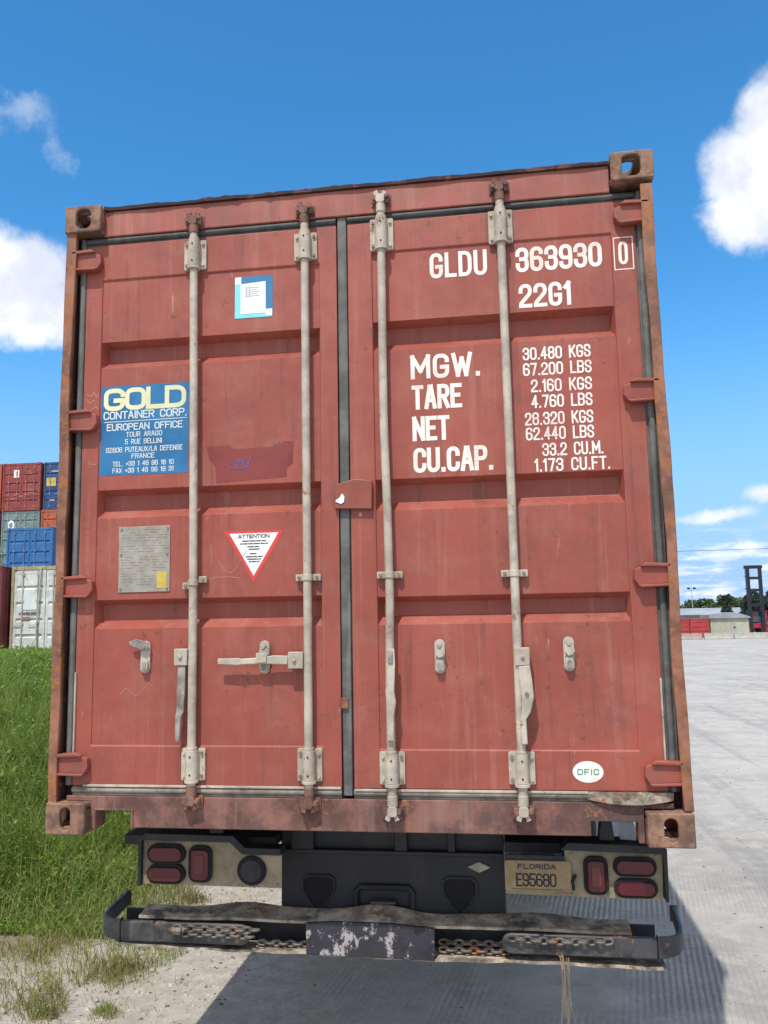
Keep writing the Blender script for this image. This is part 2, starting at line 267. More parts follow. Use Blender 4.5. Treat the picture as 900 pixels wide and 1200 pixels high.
# ------------------------------------------------------------------ mesh helpers
def prop(o, label=None, cat=None, group=None, kind=None):
    if label: o['label'] = label
    if cat: o['category'] = cat
    if group: o['group'] = group
    if kind: o['kind'] = kind
    return o
def empty(name, loc, label, cat, group=None, rz=0.0):
    o = bpy.data.objects.new(name, None); COL.objects.link(o); o.location = loc; o.rotation_euler = (0, 0, rz); o.empty_display_size = 0.3
    return prop(o, label, cat, group)
class MB:
    def __init__(s, off=(0, 0, 0)): s.v = []; s.f = []; s.o = off
    def add(s, vs, fs):
        b = len(s.v); s.v += [(x+s.o[0], y+s.o[1], z+s.o[2]) for x, y, z in vs]; s.f += [tuple(i+b for i in f) for f in fs]; return s
    def box(s, x0, x1, y0, y1, z0, z1):
        v = [(x, y, z) for z in (z0, z1) for y in (y0, y1) for x in (x0, x1)]
        return s.add(v, [(0, 2, 3, 1), (4, 5, 7, 6), (0, 1, 5, 4), (2, 6, 7, 3), (0, 4, 6, 2), (1, 3, 7, 5)])
    def prism(s, poly, y0, y1, axis='y'):
        """poly = [(a, b)...] anticlockwise seen from -y (a = x, b = z)"""
        n = len(poly)
        if axis == 'y': v = [(a, y0, b) for a, b in poly] + [(a, y1, b) for a, b in poly]
        elif axis == 'x': v = [(y0, a, b) for a, b in poly] + [(y1, a, b) for a, b in poly]
        else: v = [(a, b, y0) for a, b in poly] + [(a, b, y1) for a, b in poly]
        fs = [tuple(range(n)), tuple(range(2*n-1, n-1, -1))] + [(i, i+n, (i+1) % n+n, (i+1) % n) for i in range(n)]
        return s.add(v, fs)
    def cyl(s, p0, p1, r, n=14, r1=None, cap=True):
        return s.tube([p0, p1], [r, r if r1 is None else r1], n, cap)
    def tube(s, path, r, n=10, cap=True, closed=False):
        P = [Vector(p) for p in path]; k = len(P); R = r if isinstance(r, (list, tuple)) else [r]*k
        vs = []; prev = None
        for i, p in enumerate(P):
            a = P[(i-1) % k] if (i > 0 or closed) else p; b = P[(i+1) % k] if (i < k-1 or closed) else p
            d = (b-a).normalized()
            if prev is None:
                u = d.orthogonal().normalized()
            else:
                u = (prev - d*prev.dot(d)); u = u.normalized() if u.length > 1e-6 else d.orthogonal().normalized()
            prev = u; w = d.cross(u)
            for j in range(n):
                t = 2*math.pi*j/n; vs.append(tuple(p + (u*math.cos(t) + w*math.sin(t))*R[i]))
        fs = []
        for i in range(k if closed else k-1):
            for j in range(n):
                a = i*n+j; b = i*n+(j+1) % n; c = ((i+1) % k)*n+(j+1) % n; d = ((i+1) % k)*n+j; fs.append((a, b, c, d))
        if cap and not closed: fs += [tuple(range(n-1, -1, -1)), tuple(range((k-1)*n, k*n))]
        return s.add(vs, fs)
    def ribbon(s, pts, w, y, closed=False):
        """flat stroke of paint in the xz plane facing -y"""
        P = [Vector(p) for p in pts]; n = len(P); Lf = []; Rt = []
        for i in range(n):
            if closed: d0 = (P[i]-P[i-1]).normalized(); d1 = (P[(i+1) % n]-P[i]).normalized()
            else:
                d0 = (P[i]-P[i-1]).normalized() if i else (P[1]-P[0]).normalized(); d1 = (P[i+1]-P[i]).normalized() if i < n-1 else d0
            n0 = Vector((-d0.y, d0.x)); n1 = Vector((-d1.y, d1.x)); mm = n0+n1
            mm = mm.normalized() if mm.length > 1e-4 else n0; k = 1/max(0.5, mm.dot(n0))
            q = P[i].copy()
            if not closed and i == 0: q = q - d0*w*0.5
            if not closed and i == n-1: q = q + d0*w*0.5
            Lf.append(q+mm*w*0.5*k); Rt.append(q-mm*w*0.5*k)
        v = [(p.x, y, p.y) for p in Lf] + [(p.x, y, p.y) for p in Rt]
        fs = [(i, i+n, (i+1) % n+n, (i+1) % n) for i in range(n if closed else n-1)]
        return s.add(v, fs)
    def build(s, name, mat, parent=None, bevel=0.0, seg=2, smooth=True, angle=38):
        me = bpy.data.meshes.new(name); me.from_pydata(s.v, [], s.f); me.validate()
        o = bpy.data.objects.new(name, me); COL.objects.link(o)
        if mat: me.materials.append(M[mat] if isinstance(mat, str) else mat)
        if smooth:
            me.polygons.foreach_set('use_smooth', [True]*len(me.polygons)); me.set_sharp_from_angle(angle=math.radians(angle))
        if bevel:
            b = o.modifiers.new('bevel', 'BEVEL'); b.width = bevel; b.segments = seg; b.limit_method = 'ANGLE'; b.angle_limit = math.radians(40)
        if parent: o.parent = parent
        return o
def rrect(cx, cz, w, h, r, n=5):
    r = min(r, w/2-1e-5, h/2-1e-5); out = []
    for (sx, sz, a0) in ((1, 1, 0), (-1, 1, 90), (-1, -1, 180), (1, -1, 270)):
        for k in range(n+1):
            a = math.radians(a0 + 90*k/n); out.append((cx+sx*(w/2-r)+r*math.cos(a), cz+sz*(h/2-r)+r*math.sin(a)))
    return out
def copy_tree(o, parent=None):
    c = o.copy(); COL.objects.link(c)
    c.parent = parent
    for ch in [k for k in o.children]: copy_tree(ch, c)
    return c

# ------------------------------------------------------------------ stroke lettering
c_ = 0.22
G = {
 'A': [1, [(0, 0), (.42, 1), (.58, 1), (1, 0)], [(.17, .32), (.83, .32)]], 'B': [1, [(0, 0), (0, 1), (.78, 1), (1, .88), (1, .64), (.8, .52), (1, .4), (1, .12), (.78, 0), (0, 0), 'c'], [(0.05, .52), (.78, .52)]],
 'C': [1, [(1, .74), (1, .85), (.78, 1), (.22, 1), (0, .85), (0, .15), (.22, 0), (.78, 0), (1, .15), (1, .26)]], 'D': [1, [(0, 0), (0, 1), (.72, 1), (1, .82), (1, .18), (.72, 0), 'c']],
 'E': [.9, [(1, 1), (0, 1), (0, 0), (1, 0)], [(0.05, .52), (.8, .52)]], 'F': [.9, [(1, 1), (0, 1), (0, 0)], [(0.05, .52), (.8, .52)]],
 'G': [1, [(1, .76), (1, .85), (.78, 1), (.22, 1), (0, .85), (0, .15), (.22, 0), (.78, 0), (1, .15), (1, .44), (.58, .44)]],
 'H': [1, [(0, 0), (0, 1)], [(1, 0), (1, 1)], [(0.05, .52), (.95, .52)]], 'I': [.12, [(.5, 0), (.5, 1)]], 'J': [.9, [(1, 1), (1, .15), (.78, 0), (.22, 0), (0, .15), (0, .3)]],
 'K': [1, [(0, 0), (0, 1)], [(1, 1), (.08, .42)], [(.35, .56), (1, 0)]], 'L': [.85, [(0, 1), (0, 0), (1, 0)]], 'M': [1.3, [(0, 0), (0, 1), (.5, .3), (1, 1), (1, 0)]],
 'N': [1.05, [(0, 0), (0, 1), (1, 0), (1, 1)]], 'O': [1, [(0, .15), (0, .85), (.22, 1), (.78, 1), (1, .85), (1, .15), (.78, 0), (.22, 0), 'c']],
 'P': [1, [(0, 0), (0, 1), (.78, 1), (1, .87), (1, .6), (.78, .47), (.5, .47)], [(.5, .47), (.05, .47)]], 'R': [1, [(0, 0), (0, 1), (.78, 1), (1, .87), (1, .62), (.78, .5), (.5, .5)], [(.5, .5), (.05, .5)], [(.55, .46), (1, 0)]],
 'S': [1, [(1, .72), (1, .85), (.78, 1), (.22, 1), (0, .85), (0, .66), (.2, .55), (.8, .45), (1, .33), (1, .15), (.78, 0), (.22, 0), (0, .15), (0, .28)]],
 'T': [.95, [(0, 1), (1, 1)], [(.5, .94), (.5, 0)]], 'U': [1, [(0, 1), (0, .15), (.22, 0), (.78, 0), (1, .15), (1, 1)]], 'V': [1, [(0, 1), (.5, 0), (1, 1)]],
 'W': [1.35, [(0, 1), (.25, 0), (.5, .8), (.75, 0), (1, 1)]], 'X': [1, [(0, 0), (1, 1)], [(0, 1), (.46, .54)], [(.54, .46), (1, 0)]],
 '0': [1, [(0, .15), (0, .85), (.25, 1), (.75, 1), (1, .85), (1, .15), (.75, 0), (.25, 0), 'c']], '1': [.4, [(0, .8), (.85, 1), (.85, 0)]],
 '2': [1, [(0, .72), (0, .85), (.22, 1), (.78, 1), (1, .85), (1, .62), (0, .12), (0, 0), (1, 0)]],
 '3': [1, [(0, .76), (0, .85), (.22, 1), (.78, 1), (1, .86), (1, .65), (.8, .53), (1, .41), (1, .15), (.78, 0), (.22, 0), (0, .15), (0, .26)], [(.4, .53), (.75, .53)]],
 '4': [1, [(.7, 0), (.7, 1), (0, .28), (.5, .28)], [(.5, .28), (1, .28)]], '5': [1, [(1, 1), (.05, 1), (.05, .56), (.75, .58), (1, .45), (1, .15), (.75, 0), (.25, 0), (0, .15), (0, .25)]],
 '6': [1, [(1, .8), (1, .87), (.78, 1), (.22, 1), (0, .85), (0, .15), (.22, 0), (.78, 0), (1, .15), (1, .42), (.78, .55), (.5, .55)], [(.5, .55), (.05, .55)]], '7': [.95, [(0, 1), (1, 1), (.4, 0)]],
 '8': [1, [(0, .15), (0, .4), (.2, .53), (0, .66), (0, .85), (.22, 1), (.78, 1), (1, .85), (1, .66), (.8, .53), (1, .4), (1, .15), (.78, 0), (.22, 0), 'c'], [(.25, .53), (.75, .53)]],
 '9': [1, [(0, .2), (0, .13), (.22, 0), (.78, 0), (1, .15), (1, .85), (.78, 1), (.22, 1), (0, .85), (0, .58), (.22, .45), (.5, .45)], [(.5, .45), (.95, .45)]],
 '.': [.15, [(.4, 0), (.4, .03)]], ':': [.15, [(.4, .12), (.4, .15)], [(.4, .6), (.4, .63)]], '+': [.8, [(0, .45), (1, .45)], [(.5, .2), (.5, .41)], [(.5, .49), (.5, .7)]], '/': [.7, [(0, 0), (1, 1)]], ' ': [.75], "'": [.1, [(.5, .8), (.5, 1)]]}
def roundoff(pts, closed):
    """soften the blunt corners of a letter, keep its square ones"""
    for _ in range(2):
        n = len(pts); out = []
        for i in range(n):
            if not closed and i in (0, n-1): out.append(pts[i]); continue
            a, b, c = Vector(pts[i-1]), Vector(pts[i]), Vector(pts[(i+1) % n]); d0 = b-a; d1 = c-b
            if d0.length < 1e-9 or d1.length < 1e-9: continue
            if d0.angle(d1) > math.radians(66): out.append(pts[i]); continue
            e = min(d0.length, d1.length)*.30; out += [tuple(b-d0.normalized()*e), tuple(b+d1.normalized()*e)]
        pts = out
    return pts
def text(mb, s, x0, x1, z0, h, w, y, gap=0.38, z1=None):
    """letters filling x0..x1 with cap height h and stroke w, on the plane y"""
    tot = sum(G[ch][0] for ch in s) + gap*(len(s)-1); u = (x1-x0-w)/tot; x = x0+w/2; k = 0
    for ch in s:
        g = G[ch]
        for st in g[1:]:
            closed = st[-1] == 'c'; pts = st[:-1] if closed else st
            if closed and pts[0] == pts[-1]: pts = pts[:-1]
            q = [(x+px*g[0]*u, z0+w/2+pz*(h-w)) for px, pz in pts]
            def turn(a, b, c): return (Vector(b)-Vector(a)).angle(Vector(c)-Vector(b))
            if closed and turn(q[-1], q[0], q[1]) > math.radians(66): q = q+[q[0]]; closed = False
            if closed: mb.ribbon(roundoff(q, True), w, y-0.0003*k, True); k += 1; continue
            run = [q[0]]
            for i in range(1, len(q)):
                run.append(q[i])
                if i == len(q)-1 or turn(q[i-1], q[i], q[i+1]) > math.radians(66):
                    mb.ribbon(roundoff(run, False), w, y-0.0003*k); k += 1; run = [q[i]]
        k = 0
        x += (g[0]+gap)*u
    return mb

# ------------------------------------------------------------------ terrain
def sst(t): t = np.clip(t, 0, 1); return t*t*(3-2*t)
def terrain(x, y):
    x = np.asarray(x, float); y = np.asarray(y, float)
    left = 1.1*sst((-x-3.0)/6.5)*sst((y+8)/6)
    lm = sst((-x-1)/5)
    right = -1.05*np.clip((y-8)/92, 0, 1)*(1-lm)
    return left*1.0 + right + 0.0
def make_ground():
    def axis(dense0, dense1, step, far):
        a = list(np.arange(dense0, dense1, step)); d = step; x = dense1
        while x < far: a.append(x); d *= 1.25; x += d
        a.append(far); d = step; x = dense0 - step; b = []
        while x > -far: b.append(x); d *= 1.25; x -= d
        b.append(-far); return np.array(sorted(b+a))
    xs = axis(-16, 8, 0.25, 2500); ys = axis(-4, 30, 0.3, 2500)
    X, Y = np.meshgrid(xs, ys); Z = terrain(X, Y)
    ny, nx = X.shape; v = np.stack([X, Y, Z], -1).reshape(-1, 3)
    i = np.arange((ny-1)*(nx-1)); r = i//(nx-1); c = i % (nx-1); a = r*nx+c
    f = np.stack([a, a+1, a+nx+1, a+nx], 1)
    me = bpy.data.meshes.new('ground'); me.from_pydata(v.tolist(), [], f.tolist()); me.polygons.foreach_set('use_smooth', [True]*len(me.polygons))
    o = bpy.data.objects.new('ground', me); COL.objects.link(o); o['kind'] = 'structure'
    m, t, bs = newmat('ground_surface'); co = nd(t, 'ShaderNodeTexCoord').outputs['Object']
    sp = nd(t, 'ShaderNodeSeparateXYZ'); t.links.new(co, sp.inputs[0])
    # concrete of the yard
    cb = mix(t, mrange(t, noise(t, co, 0.35, 6, 0.7), 0.4, 0.6), (0.335, 0.32, 0.298), (0.43, 0.41, 0.38))
    cb = mix(t, mrange(t, noise(t, co, 1.1, 7, 0.75, (0.5, 1.6, 1), (4, 4, 0)), 0.47, 0.66, 0, 0.6), cb, (0.29, 0.28, 0.265))
    cb = mix(t, mrange(t, noise(t, co, 5, 8, 0.8, None, (1, 9, 0)), 0.45, 0.68, 0, 0.65), cb, (0.54, 0.51, 0.465))
    cb = mix(t, mrange(t, noise(t, co, 34, 7, 0.85), 0.54, 0.66, 0, 0.6), cb, (0.2, 0.19, 0.18))
    cb = mix(t, mul(t, mrange(t, noise(t, co, 13, 8, 0.85, None, (6, 2, 0)), 0.56, 0.64), mrange(t, noise(t, co, 1.3, 4, 0.6, None, (2, 9, 0)), 0.45, 0.65)), cb, (0.19, 0.175, 0.155))
    dr = noise(t, co, 1.0, 5, 0.6, (2.2, .10, 1), (3, 3, 0)); cb = mix(t, mrange(t, dr, 0.55, 0.66, 0, 0.35), cb, (0.22, 0.21, 0.2))     # tyre marks along the lane
    sd = noise(t, co, 0.8, 7, 0.75, None, (21, 4, 0)); cb = mix(t, mrange(t, sd, 0.52, 0.62, 0, 0.6), cb, (0.50, 0.465, 0.40))           # drifts of sand
    # pale crushed stone and sand of the verge
    gv = mix(t, mrange(t, noise(t, co, 9, 8, 0.8), 0.35, 0.7), (0.38, 0.345, 0.29), (0.60, 0.56, 0.49))
    vo = nd(t, 'ShaderNodeTexVoronoi'); vo.inputs['Scale'].default_value = 38; t.links.new(co, vo.inputs['Vector'])
    gv = mix(t, mrange(t, vo.outputs['Distance'], 0.02, 0.45, 0.0, 0.35), gv, (0.25, 0.22, 0.18))
    gv = mix(t, mrange(t, noise(t, co, 22, 7, 0.85, None, (5, 5, 5)), 0.55, 0.68, 0, 0.75), gv, (0.17, 0.14, 0.11))
    gv = mix(t, mrange(t, noise(t, co, 2.2, 5, 0.7, None, (8, 1, 0)), 0.48, 0.66, 0, 0.5), gv, (0.33, 0.28, 0.2))
    wob = nd(t, 'ShaderNodeMath', operation='MULTIPLY_ADD'); t.links.new(noise(t, co, 2.0, 6, 0.7, None, (3, 3, 3)), wob.inputs[0]); wob.inputs[1].default_value = 1.4; t.links.new(sp.outputs['X'], wob.inputs[2])
    mask = mrange(t, wob.outputs[0], 0.15, 0.75)            # 1 = concrete
    c = mix(t, mask, gv, cb)
    soilm = mrange(t, wob.outputs[0], -1.25, -1.95)          # soil under the weeds
    soil = mix(t, noise(t, co, 12, 6, 0.8), (0.10, 0.08, 0.04), (0.2, 0.17, 0.09))
    ylim = mrange(t, sp.outputs['Y'], 1.3, 2.6)
    c = mix(t, mul(t, soilm, ylim), c, soil)
    t.links.new(c, bs.inputs['Base Color']); bs.inputs['Roughness'].default_value = 0.92; bs.inputs['Specular IOR Level'].default_value = 0.2
    # broom grooves in the concrete + grit
    wvn = nd(t, 'ShaderNodeTexWave'); wvn.inputs['Scale'].default_value = 9; wvn.inputs['Distortion'].default_value = 1.6; wvn.inputs['Detail'].default_value = 3; wvn.inputs['Detail Scale'].default_value = 1.5
    mp = nd(t, 'ShaderNodeMapping'); mp.inputs['Rotation'].default_value = (0, 0, math.radians(8)); t.links.new(co, mp.inputs['Vector']); t.links.new(mp.outputs[0], wvn.inputs['Vector'])
    patchm = mrange(t, noise(t, co, 0.9, 3, 0.5, None, (2, 7, 1)), 0.35, 0.55)
    near = mrange(t, sp.outputs['Y'], 6.5, 2.5)
    g = mul(t, mul(t, mul(t, wvn.outputs['Fac'], mask), patchm), near)
    b1 = nd(t, 'ShaderNodeBump'); b1.inputs['Strength'].default_value = 0.6; b1.inputs['Distance'].default_value = 0.012; t.links.new(g, b1.inputs['Height'])
    b2 = nd(t, 'ShaderNodeBump'); b2.inputs['Strength'].default_value = 0.6; b2.inputs['Distance'].default_value = 0.02; t.links.new(noise(t, co, 16, 9, 0.8), b2.inputs['Height']); t.links.new(b1.outputs[0], b2.inputs['Normal'])
    t.links.new(b2.outputs[0], bs.inputs['Normal'])
    me.materials.append(m)
    return o
make_ground()

# ------------------------------------------------------------------ the container in front
BASE = 1.2
box_c = empty('shipping_container', (0, 0, BASE), 'weathered red shipping container with closed rear doors, on the black trailer chassis', 'shipping container')
W2 = 1.219; H = 2.591; LEN = 6.058

def hole_plate(mb, u0, u1, v0, v1, hole, t0, t1, axis):
    """plate u0..u1 x v0..v1 with an opening, t0 = outer face, t1 = inner face"""
    n = len(hole); cu, cv = sum(p[0] for p in hole)/n, sum(p[1] for p in hole)/n; outer = []
    for (a, b) in hole:
        du, dv = a-cu, b-cv; k = 1e9
        if du > 1e-9: k = min(k, (u1-cu)/du)
        if du < -1e-9: k = min(k, (u0-cu)/du)
        if dv > 1e-9: k = min(k, (v1-cv)/dv)
        if dv < -1e-9: k = min(k, (v0-cv)/dv)
        outer.append([cu+du*k, cv+dv*k])
    for cu_, cv_ in ((u0, v0), (u1, v0), (u1, v1), (u0, v1)):            # snap the nearest to the corner
        j = min(range(n), key=lambda i: (outer[i][0]-cu_)**2+(outer[i][1]-cv_)**2); outer[j] = [cu_, cv_]
    def P(a, b, t): return (a, t, b) if axis == 'y' else ((t, a, b) if axis == 'x' else (a, b, t))
    vs = [P(*p, t0) for p in hole]+[P(*p, t0) for p in outer]+[P(*p, t1) for p in hole]+[P(*p, t1) for p in outer]
    fs = []
    for i in range(n):
        j = (i+1) % n; fs += [(i, j, n+j, n+i), (2*n+i, 3*n+i, 3*n+j, 2*n+j), (i, 2*n+i, 2*n+j, j), (n+i, n+j, 3*n+j, 3*n+i)]
    mb.add(vs, fs)
def casting(sx, zb, front=True, hw=0.058, hh=0.080, top=True, lx=0.0):
    mb = MB(); T = 0.026; Wc = 0.162; Dc = 0.178; Hc = 0.118
    xa = sx*W2+lx; xi = xa-sx*Wc; x0, x1 = min(xa, xi), max(xa, xi)
    ya, yb = (0.0, Dc) if front else (LEN-Dc, LEN)
    yo, yi = (ya, ya+T) if front else (yb, yb-T)
    cx = xa-sx*(0.081 if not top else 0.084)
    hole_plate(mb, x0, x1, zb, zb+Hc, rrect(cx, zb+Hc*(0.5), hw, hh, 0.024, 4), yo, yi, 'y')
    hole_plate(mb, ya+(T if front else 0), yb-(0 if front else T), zb, zb+Hc, rrect((ya+yb)/2, zb+Hc/2, 0.058, 0.07, 0.025, 4), xa, xa-sx*T, 'x')
    ly0, ly1 = (ya+T, yb) if front else (ya, yb-T); lx0, lx1 = (x0+(T if sx < 0 else 0), x1-(T if sx > 0 else 0))
    za, zc = (zb+Hc, zb+Hc-T) if top else (zb, zb+T)
    hole_plate(mb, lx0, lx1, ly0, ly1, rrect((lx0+lx1)/2, (ly0+ly1)/2, 0.060, 0.115, 0.028, 4), za, zc, 'z')
    if top: mb.box(lx0, lx1, ly0, ly1, zb, zb+0.02)
    else: mb.box(lx0, lx1, ly0, ly1, zb+Hc-0.02, zb+Hc)
    # inner side wall: the top right one is open to the sky behind
    if not (top and sx > 0 and front):
        mb.box(*( (xi, xi+0.012) if sx < 0 else (xi, xi+0.012) ), ly0, ly1, zb+0.021, zb+Hc-0.027) if sx > 0 else mb.box(xi-0.012, xi, ly0, ly1, zb+0.021, zb+Hc-0.027)
    return mb.build('corner_casting', 'rusty', box_c, bevel=0.005)
casting(-1, H-0.118-0.002, hw=0.068, hh=0.084); casting(1, H-0.105, hw=0.070, hh=0.086)
casting(-1, 0.002, hw=0.044, hh=0.085, top=False); casting(1, -0.002, hw=0.048, hh=0.082, top=False)
for sx in (-1, 1):
    casting(sx, H-0.118, False); casting(sx, 0, False, top=False)

# corner posts: a narrow rusty outer strip standing proud, and a recessed inner channel
def post(sx):
    mb = MB(); n = 30; vs = []; prof = []
    for i in range(n+1):
        z = 0.12+(H-0.24)*i/n; k = z/H
        wob = 0.0035*math.sin(z*5.1+sx)+0.002*math.sin(z*13+2*sx) + (0.004 if 1.05 < z < 1.25 else 0)
        xo = W2 - (0.012*k*k if sx > 0 else 0.001) + wob*0.7; xi = xo-0.036-0.008*k+0.003*math.sin(z*7+1)
        prof.append((sx*xo, sx*xi, z))
    for xo, xi, z in prof: vs += [(xo, .012, z), (xi, .012, z), (xi, .015, z), (xi, .018, z), (xi, .020, z), (xo, .14, z)]
    fs = []
    for i in range(n):
        for j in range(6):
            a = i*6+j; b = i*6+(j+1) % 6; fs.append((a, b, b+6, a+6) if sx < 0 else (a, a+6, b+6, b))
    fs += [tuple(range(6)), tuple(range(n*6+5, n*6-1, -1))]
    mb.add(vs, fs); return mb.build('corner_post', 'post', box_c, bevel=0.004)
post(-1); post(1)
for sx in (-1, 1):
    def sb(mb, a, b, *r): return mb.box(min(sx*a, sx*b), max(sx*a, sx*b), *r)
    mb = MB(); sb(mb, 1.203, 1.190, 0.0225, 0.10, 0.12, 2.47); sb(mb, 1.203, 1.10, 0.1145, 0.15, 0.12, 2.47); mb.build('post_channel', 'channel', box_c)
    sb(MB(), 1.2180 if sx < 0 else 1.206, 1.2035, 0.05, 0.15, 0.12, 2.47).build('post_side', 'post', box_c)
for sx in (-1, 1):
    MB().box(min(sx*1.219, sx*1.06), max(sx*1.219, sx*1.06), LEN-0.15, LEN-0.01, 0.118, H-0.118).build('corner_post', 'post', box_c, bevel=0.005)
# header: front face with a ragged top lip
mb = MB(); mb.box(-1.06, 1.055, 0.045, 0.16, 2.462, 2.575); mb.build('header', 'header', box_c, bevel=0.004)
mb = MB(); n = 90; vs = []
for i in range(n+1):
    x = -1.055+2.108*i/n; j = 0.0012*math.sin(i*1.7)+0.0015*math.sin(i*.33)+(0.004 if (i*7) % 23 < 3 and i < 45 else 0)
    y0 = 0.034+0.002*math.sin(i*.5)-(0.005 if (i*5) % 31 < 3 and i < 45 else 0); vs += [(x, y0, 2.5758), (x, y0-0.002, 2.588+j), (x, 0.17, 2.59), (x, 0.17, 2.5758)]
fs = [(a*4+k, a*4+(k+1) % 4, a*4+4+(k+1) % 4, a*4+4+k) for a in range(n) for k in range(4)]
mb.add(vs, fs).build('header_lip', 'dark_lip', box_c)
# sill with two notches for forks, open at the bottom
poly = [(-1.058, 0.118), (-1.058, 0.02), (-1.035, 0.02), (-1.035, 0.088), (-0.882, 0.088), (-0.882, 0.022), (0.868, 0.022), (0.868, 0.074), (1.03, 0.074), (1.03, 0.02), (1.055, 0.02), (1.055, 0.118)]
mb = MB(); mb.prism([(-1.058, 0.015), (-1.036, 0.015), (-1.036, 0.088), (-0.882, 0.088), (-0.882, 0.022), (0.868, 0.022), (0.868, 0.074), (1.032, 0.074), (1.032, 0.0), (1.055, 0.0), (1.055, 0.1205), (1.16, 0.1205), (1.16, 0.14), (-1.16, 0.14), (-1.16, 0.1205), (-1.058, 0.1205)], 0.05, 0.062)
mb.box(-1.16, 1.16, 0.0625, 0.16, 0.118, 0.138); mb.box(-0.882, 0.868, 0.0625, 0.14, 0.0225, 0.030); mb.box(-1.058, -1.037, 0.0625, 0.14, 0.015, 0.1175); mb.box(1.034, 1.055, 0.0625, 0.14, 0.0, 0.1175)
mb.build('sill', 'red_dusty', box_c, bevel=0.003)
MB().box(-0.886, -0.878, 0.044, 0.0495, 0.02, 0.094).box(-1.035, -0.8865, 0.044, 0.0495, 0.087, 0.094).build('notch_rim', 'red_dusty', box_c, bevel=0.001)
# sides, roof, floor, front wall
def corrug(axis_len0, axis_len1, z0, z1, x, sx):
    mb = MB(); pitch = 0.278; d = 0.036; y = axis_len0; pts = []
    while y < axis_len1-pitch:
        pts += [(y, 0), (y+0.072, 0), (y+0.14, d), (y+0.21, d)]; y += pitch
    pts += [(y, 0), (axis_len1, 0)]
    vs = [(x-sx*q, p, z0) for p, q in pts]+[(x-sx*q, p, z1) for p, q in pts]; k = len(pts)
    mb.add(vs, [(i, i+1, i+1+k, i+k) if sx > 0 else (i, i+k, i+1+k, i+1) for i in range(k-1)]); return mb
for sx in (-1, 1):
    o = corrug(0.15, LEN-0.15, 0.15, H-0.06, sx*1.208, sx).build('side_wall', 'red', box_c, smooth=False)
    s_ = o.modifiers.new('thickness', 'SOLIDIFY'); s_.thickness = 0.002
    MB().box(min(sx*1.21, sx*1.15), max(sx*1.21, sx*1.15), 0.16, LEN-0.16, H-0.065, H-0.012).build('top_side_rail', 'red', box_c, bevel=0.004)
    MB().box(min(sx*1.21, sx*1.16), max(sx*1.21, sx*1.16), 0.18, LEN-0.18, 0.005, 0.16).build('bottom_side_rail', 'red', box_c, bevel=0.004)
MB().box(-1.15, 1.15, 0.17, LEN-0.02, H-0.03, H-0.018).build('roof', 'red', box_c)
MB().box(-1.16, 1.16, LEN-0.06, LEN-0.02, 0.02, H-0.03).build('front_wall', 'red', box_c)
MB().box(-1.16, 1.16, 0.165, LEN-0.07, 0.145, 0.17).build('floor', 'plywood', box_c)
mb = MB()
for k in range(15): mb.box(-1.15, 1.15, 0.35+k*0.38, 0.40+k*0.38, 0.03 if k > 2 else 0.10, 0.144)
mb.build('cross_members', 'black', box_c)

# ---- doors
YF = 0.056; YP = 0.0625; YT = 0.112  # door, hardware and lettering positions below unprojected from image pixels at their depths
def door_mesh(x0, x1, z0, z1, px0, px1, pz0, pz1, troughs, yf=YF, yp=YP, yt=YT, thick=0.05, edge=0.016):
    mb = MB(); yb = yf+thick
    if yb <= yt: yb = yt+0.006
    # frame ring front
    vs = [(x0, yf, z0), (x1, yf, z0), (x1, yf, z1), (x0, yf, z1), (px0, yf, pz0), (px1, yf, pz0), (px1, yf, pz1), (px0, yf, pz1),
          (px0+.002, yp, pz0+.004), (px1-.002, yp, pz0+.004), (px1-.002, yp, pz1-.004), (px0+.002, yp, pz1-.004),
          (x0, yb, z0), (x1, yb, z0), (x1, yb, z1), (x0, yb, z1)]
    fs = [(0, 1, 5, 4), (1, 2, 6, 5), (2, 3, 7, 6), (3, 0, 4, 7), (4, 5, 9, 8), (5, 6, 10, 9), (6, 7, 11, 10), (7, 4, 8, 11), (0, 12, 13, 1), (1, 13, 14, 2), (2, 14, 15, 3), (3, 15, 12, 0), (12, 15, 14, 13)]
    mb.add(vs, fs)
    a, b = px0+.002, px1-.002; zc = pz1-.004
    for (t1, t0) in troughs:                       # from the top down: outer upper edge, outer lower edge
        mb.add([(a, yp, t1), (b, yp, t1), (b, yp, zc), (a, yp, zc)], [(0, 1, 2, 3)])
        ia, ib = a+edge, b-edge; i1 = t1-edge*1.3; i0 = t0+edge*2.3
        mb.add([(a, yp, t1), (b, yp, t1), (b, yp, t0), (a, yp, t0), (ia, yt, i1), (ib, yt, i1), (ib, yt, i0), (ia, yt, i0)],
               [(1, 0, 4, 5), (2, 1, 5, 6), (3, 2, 6, 7), (0, 3, 7, 4), (4, 7, 6, 5)])
        zc = t0
    mb.add([(a, yp, pz0+.004), (b, yp, pz0+.004), (b, yp, zc), (a, yp, zc)], [(0, 1, 2, 3)])
    return mb
TR = [(1.997, 1.880), (1.362, 1.243), (0.909, 0.791)]
doorL = door_mesh(-1.140, -0.047, 0.178, 2.428, -1.068, -0.118, 0.331, 2.272, TR).build('door', 'red_door', box_c, bevel=0.003)
doorR = door_mesh(0.000, 1.144, 0.178, 2.428, 0.099, 1.052, 0.320, 2.300, [(2.004, 1.882), (1.358, 1.232), (0.897, 0.788)]).build('door', 'red_door', box_c, bevel=0.003)
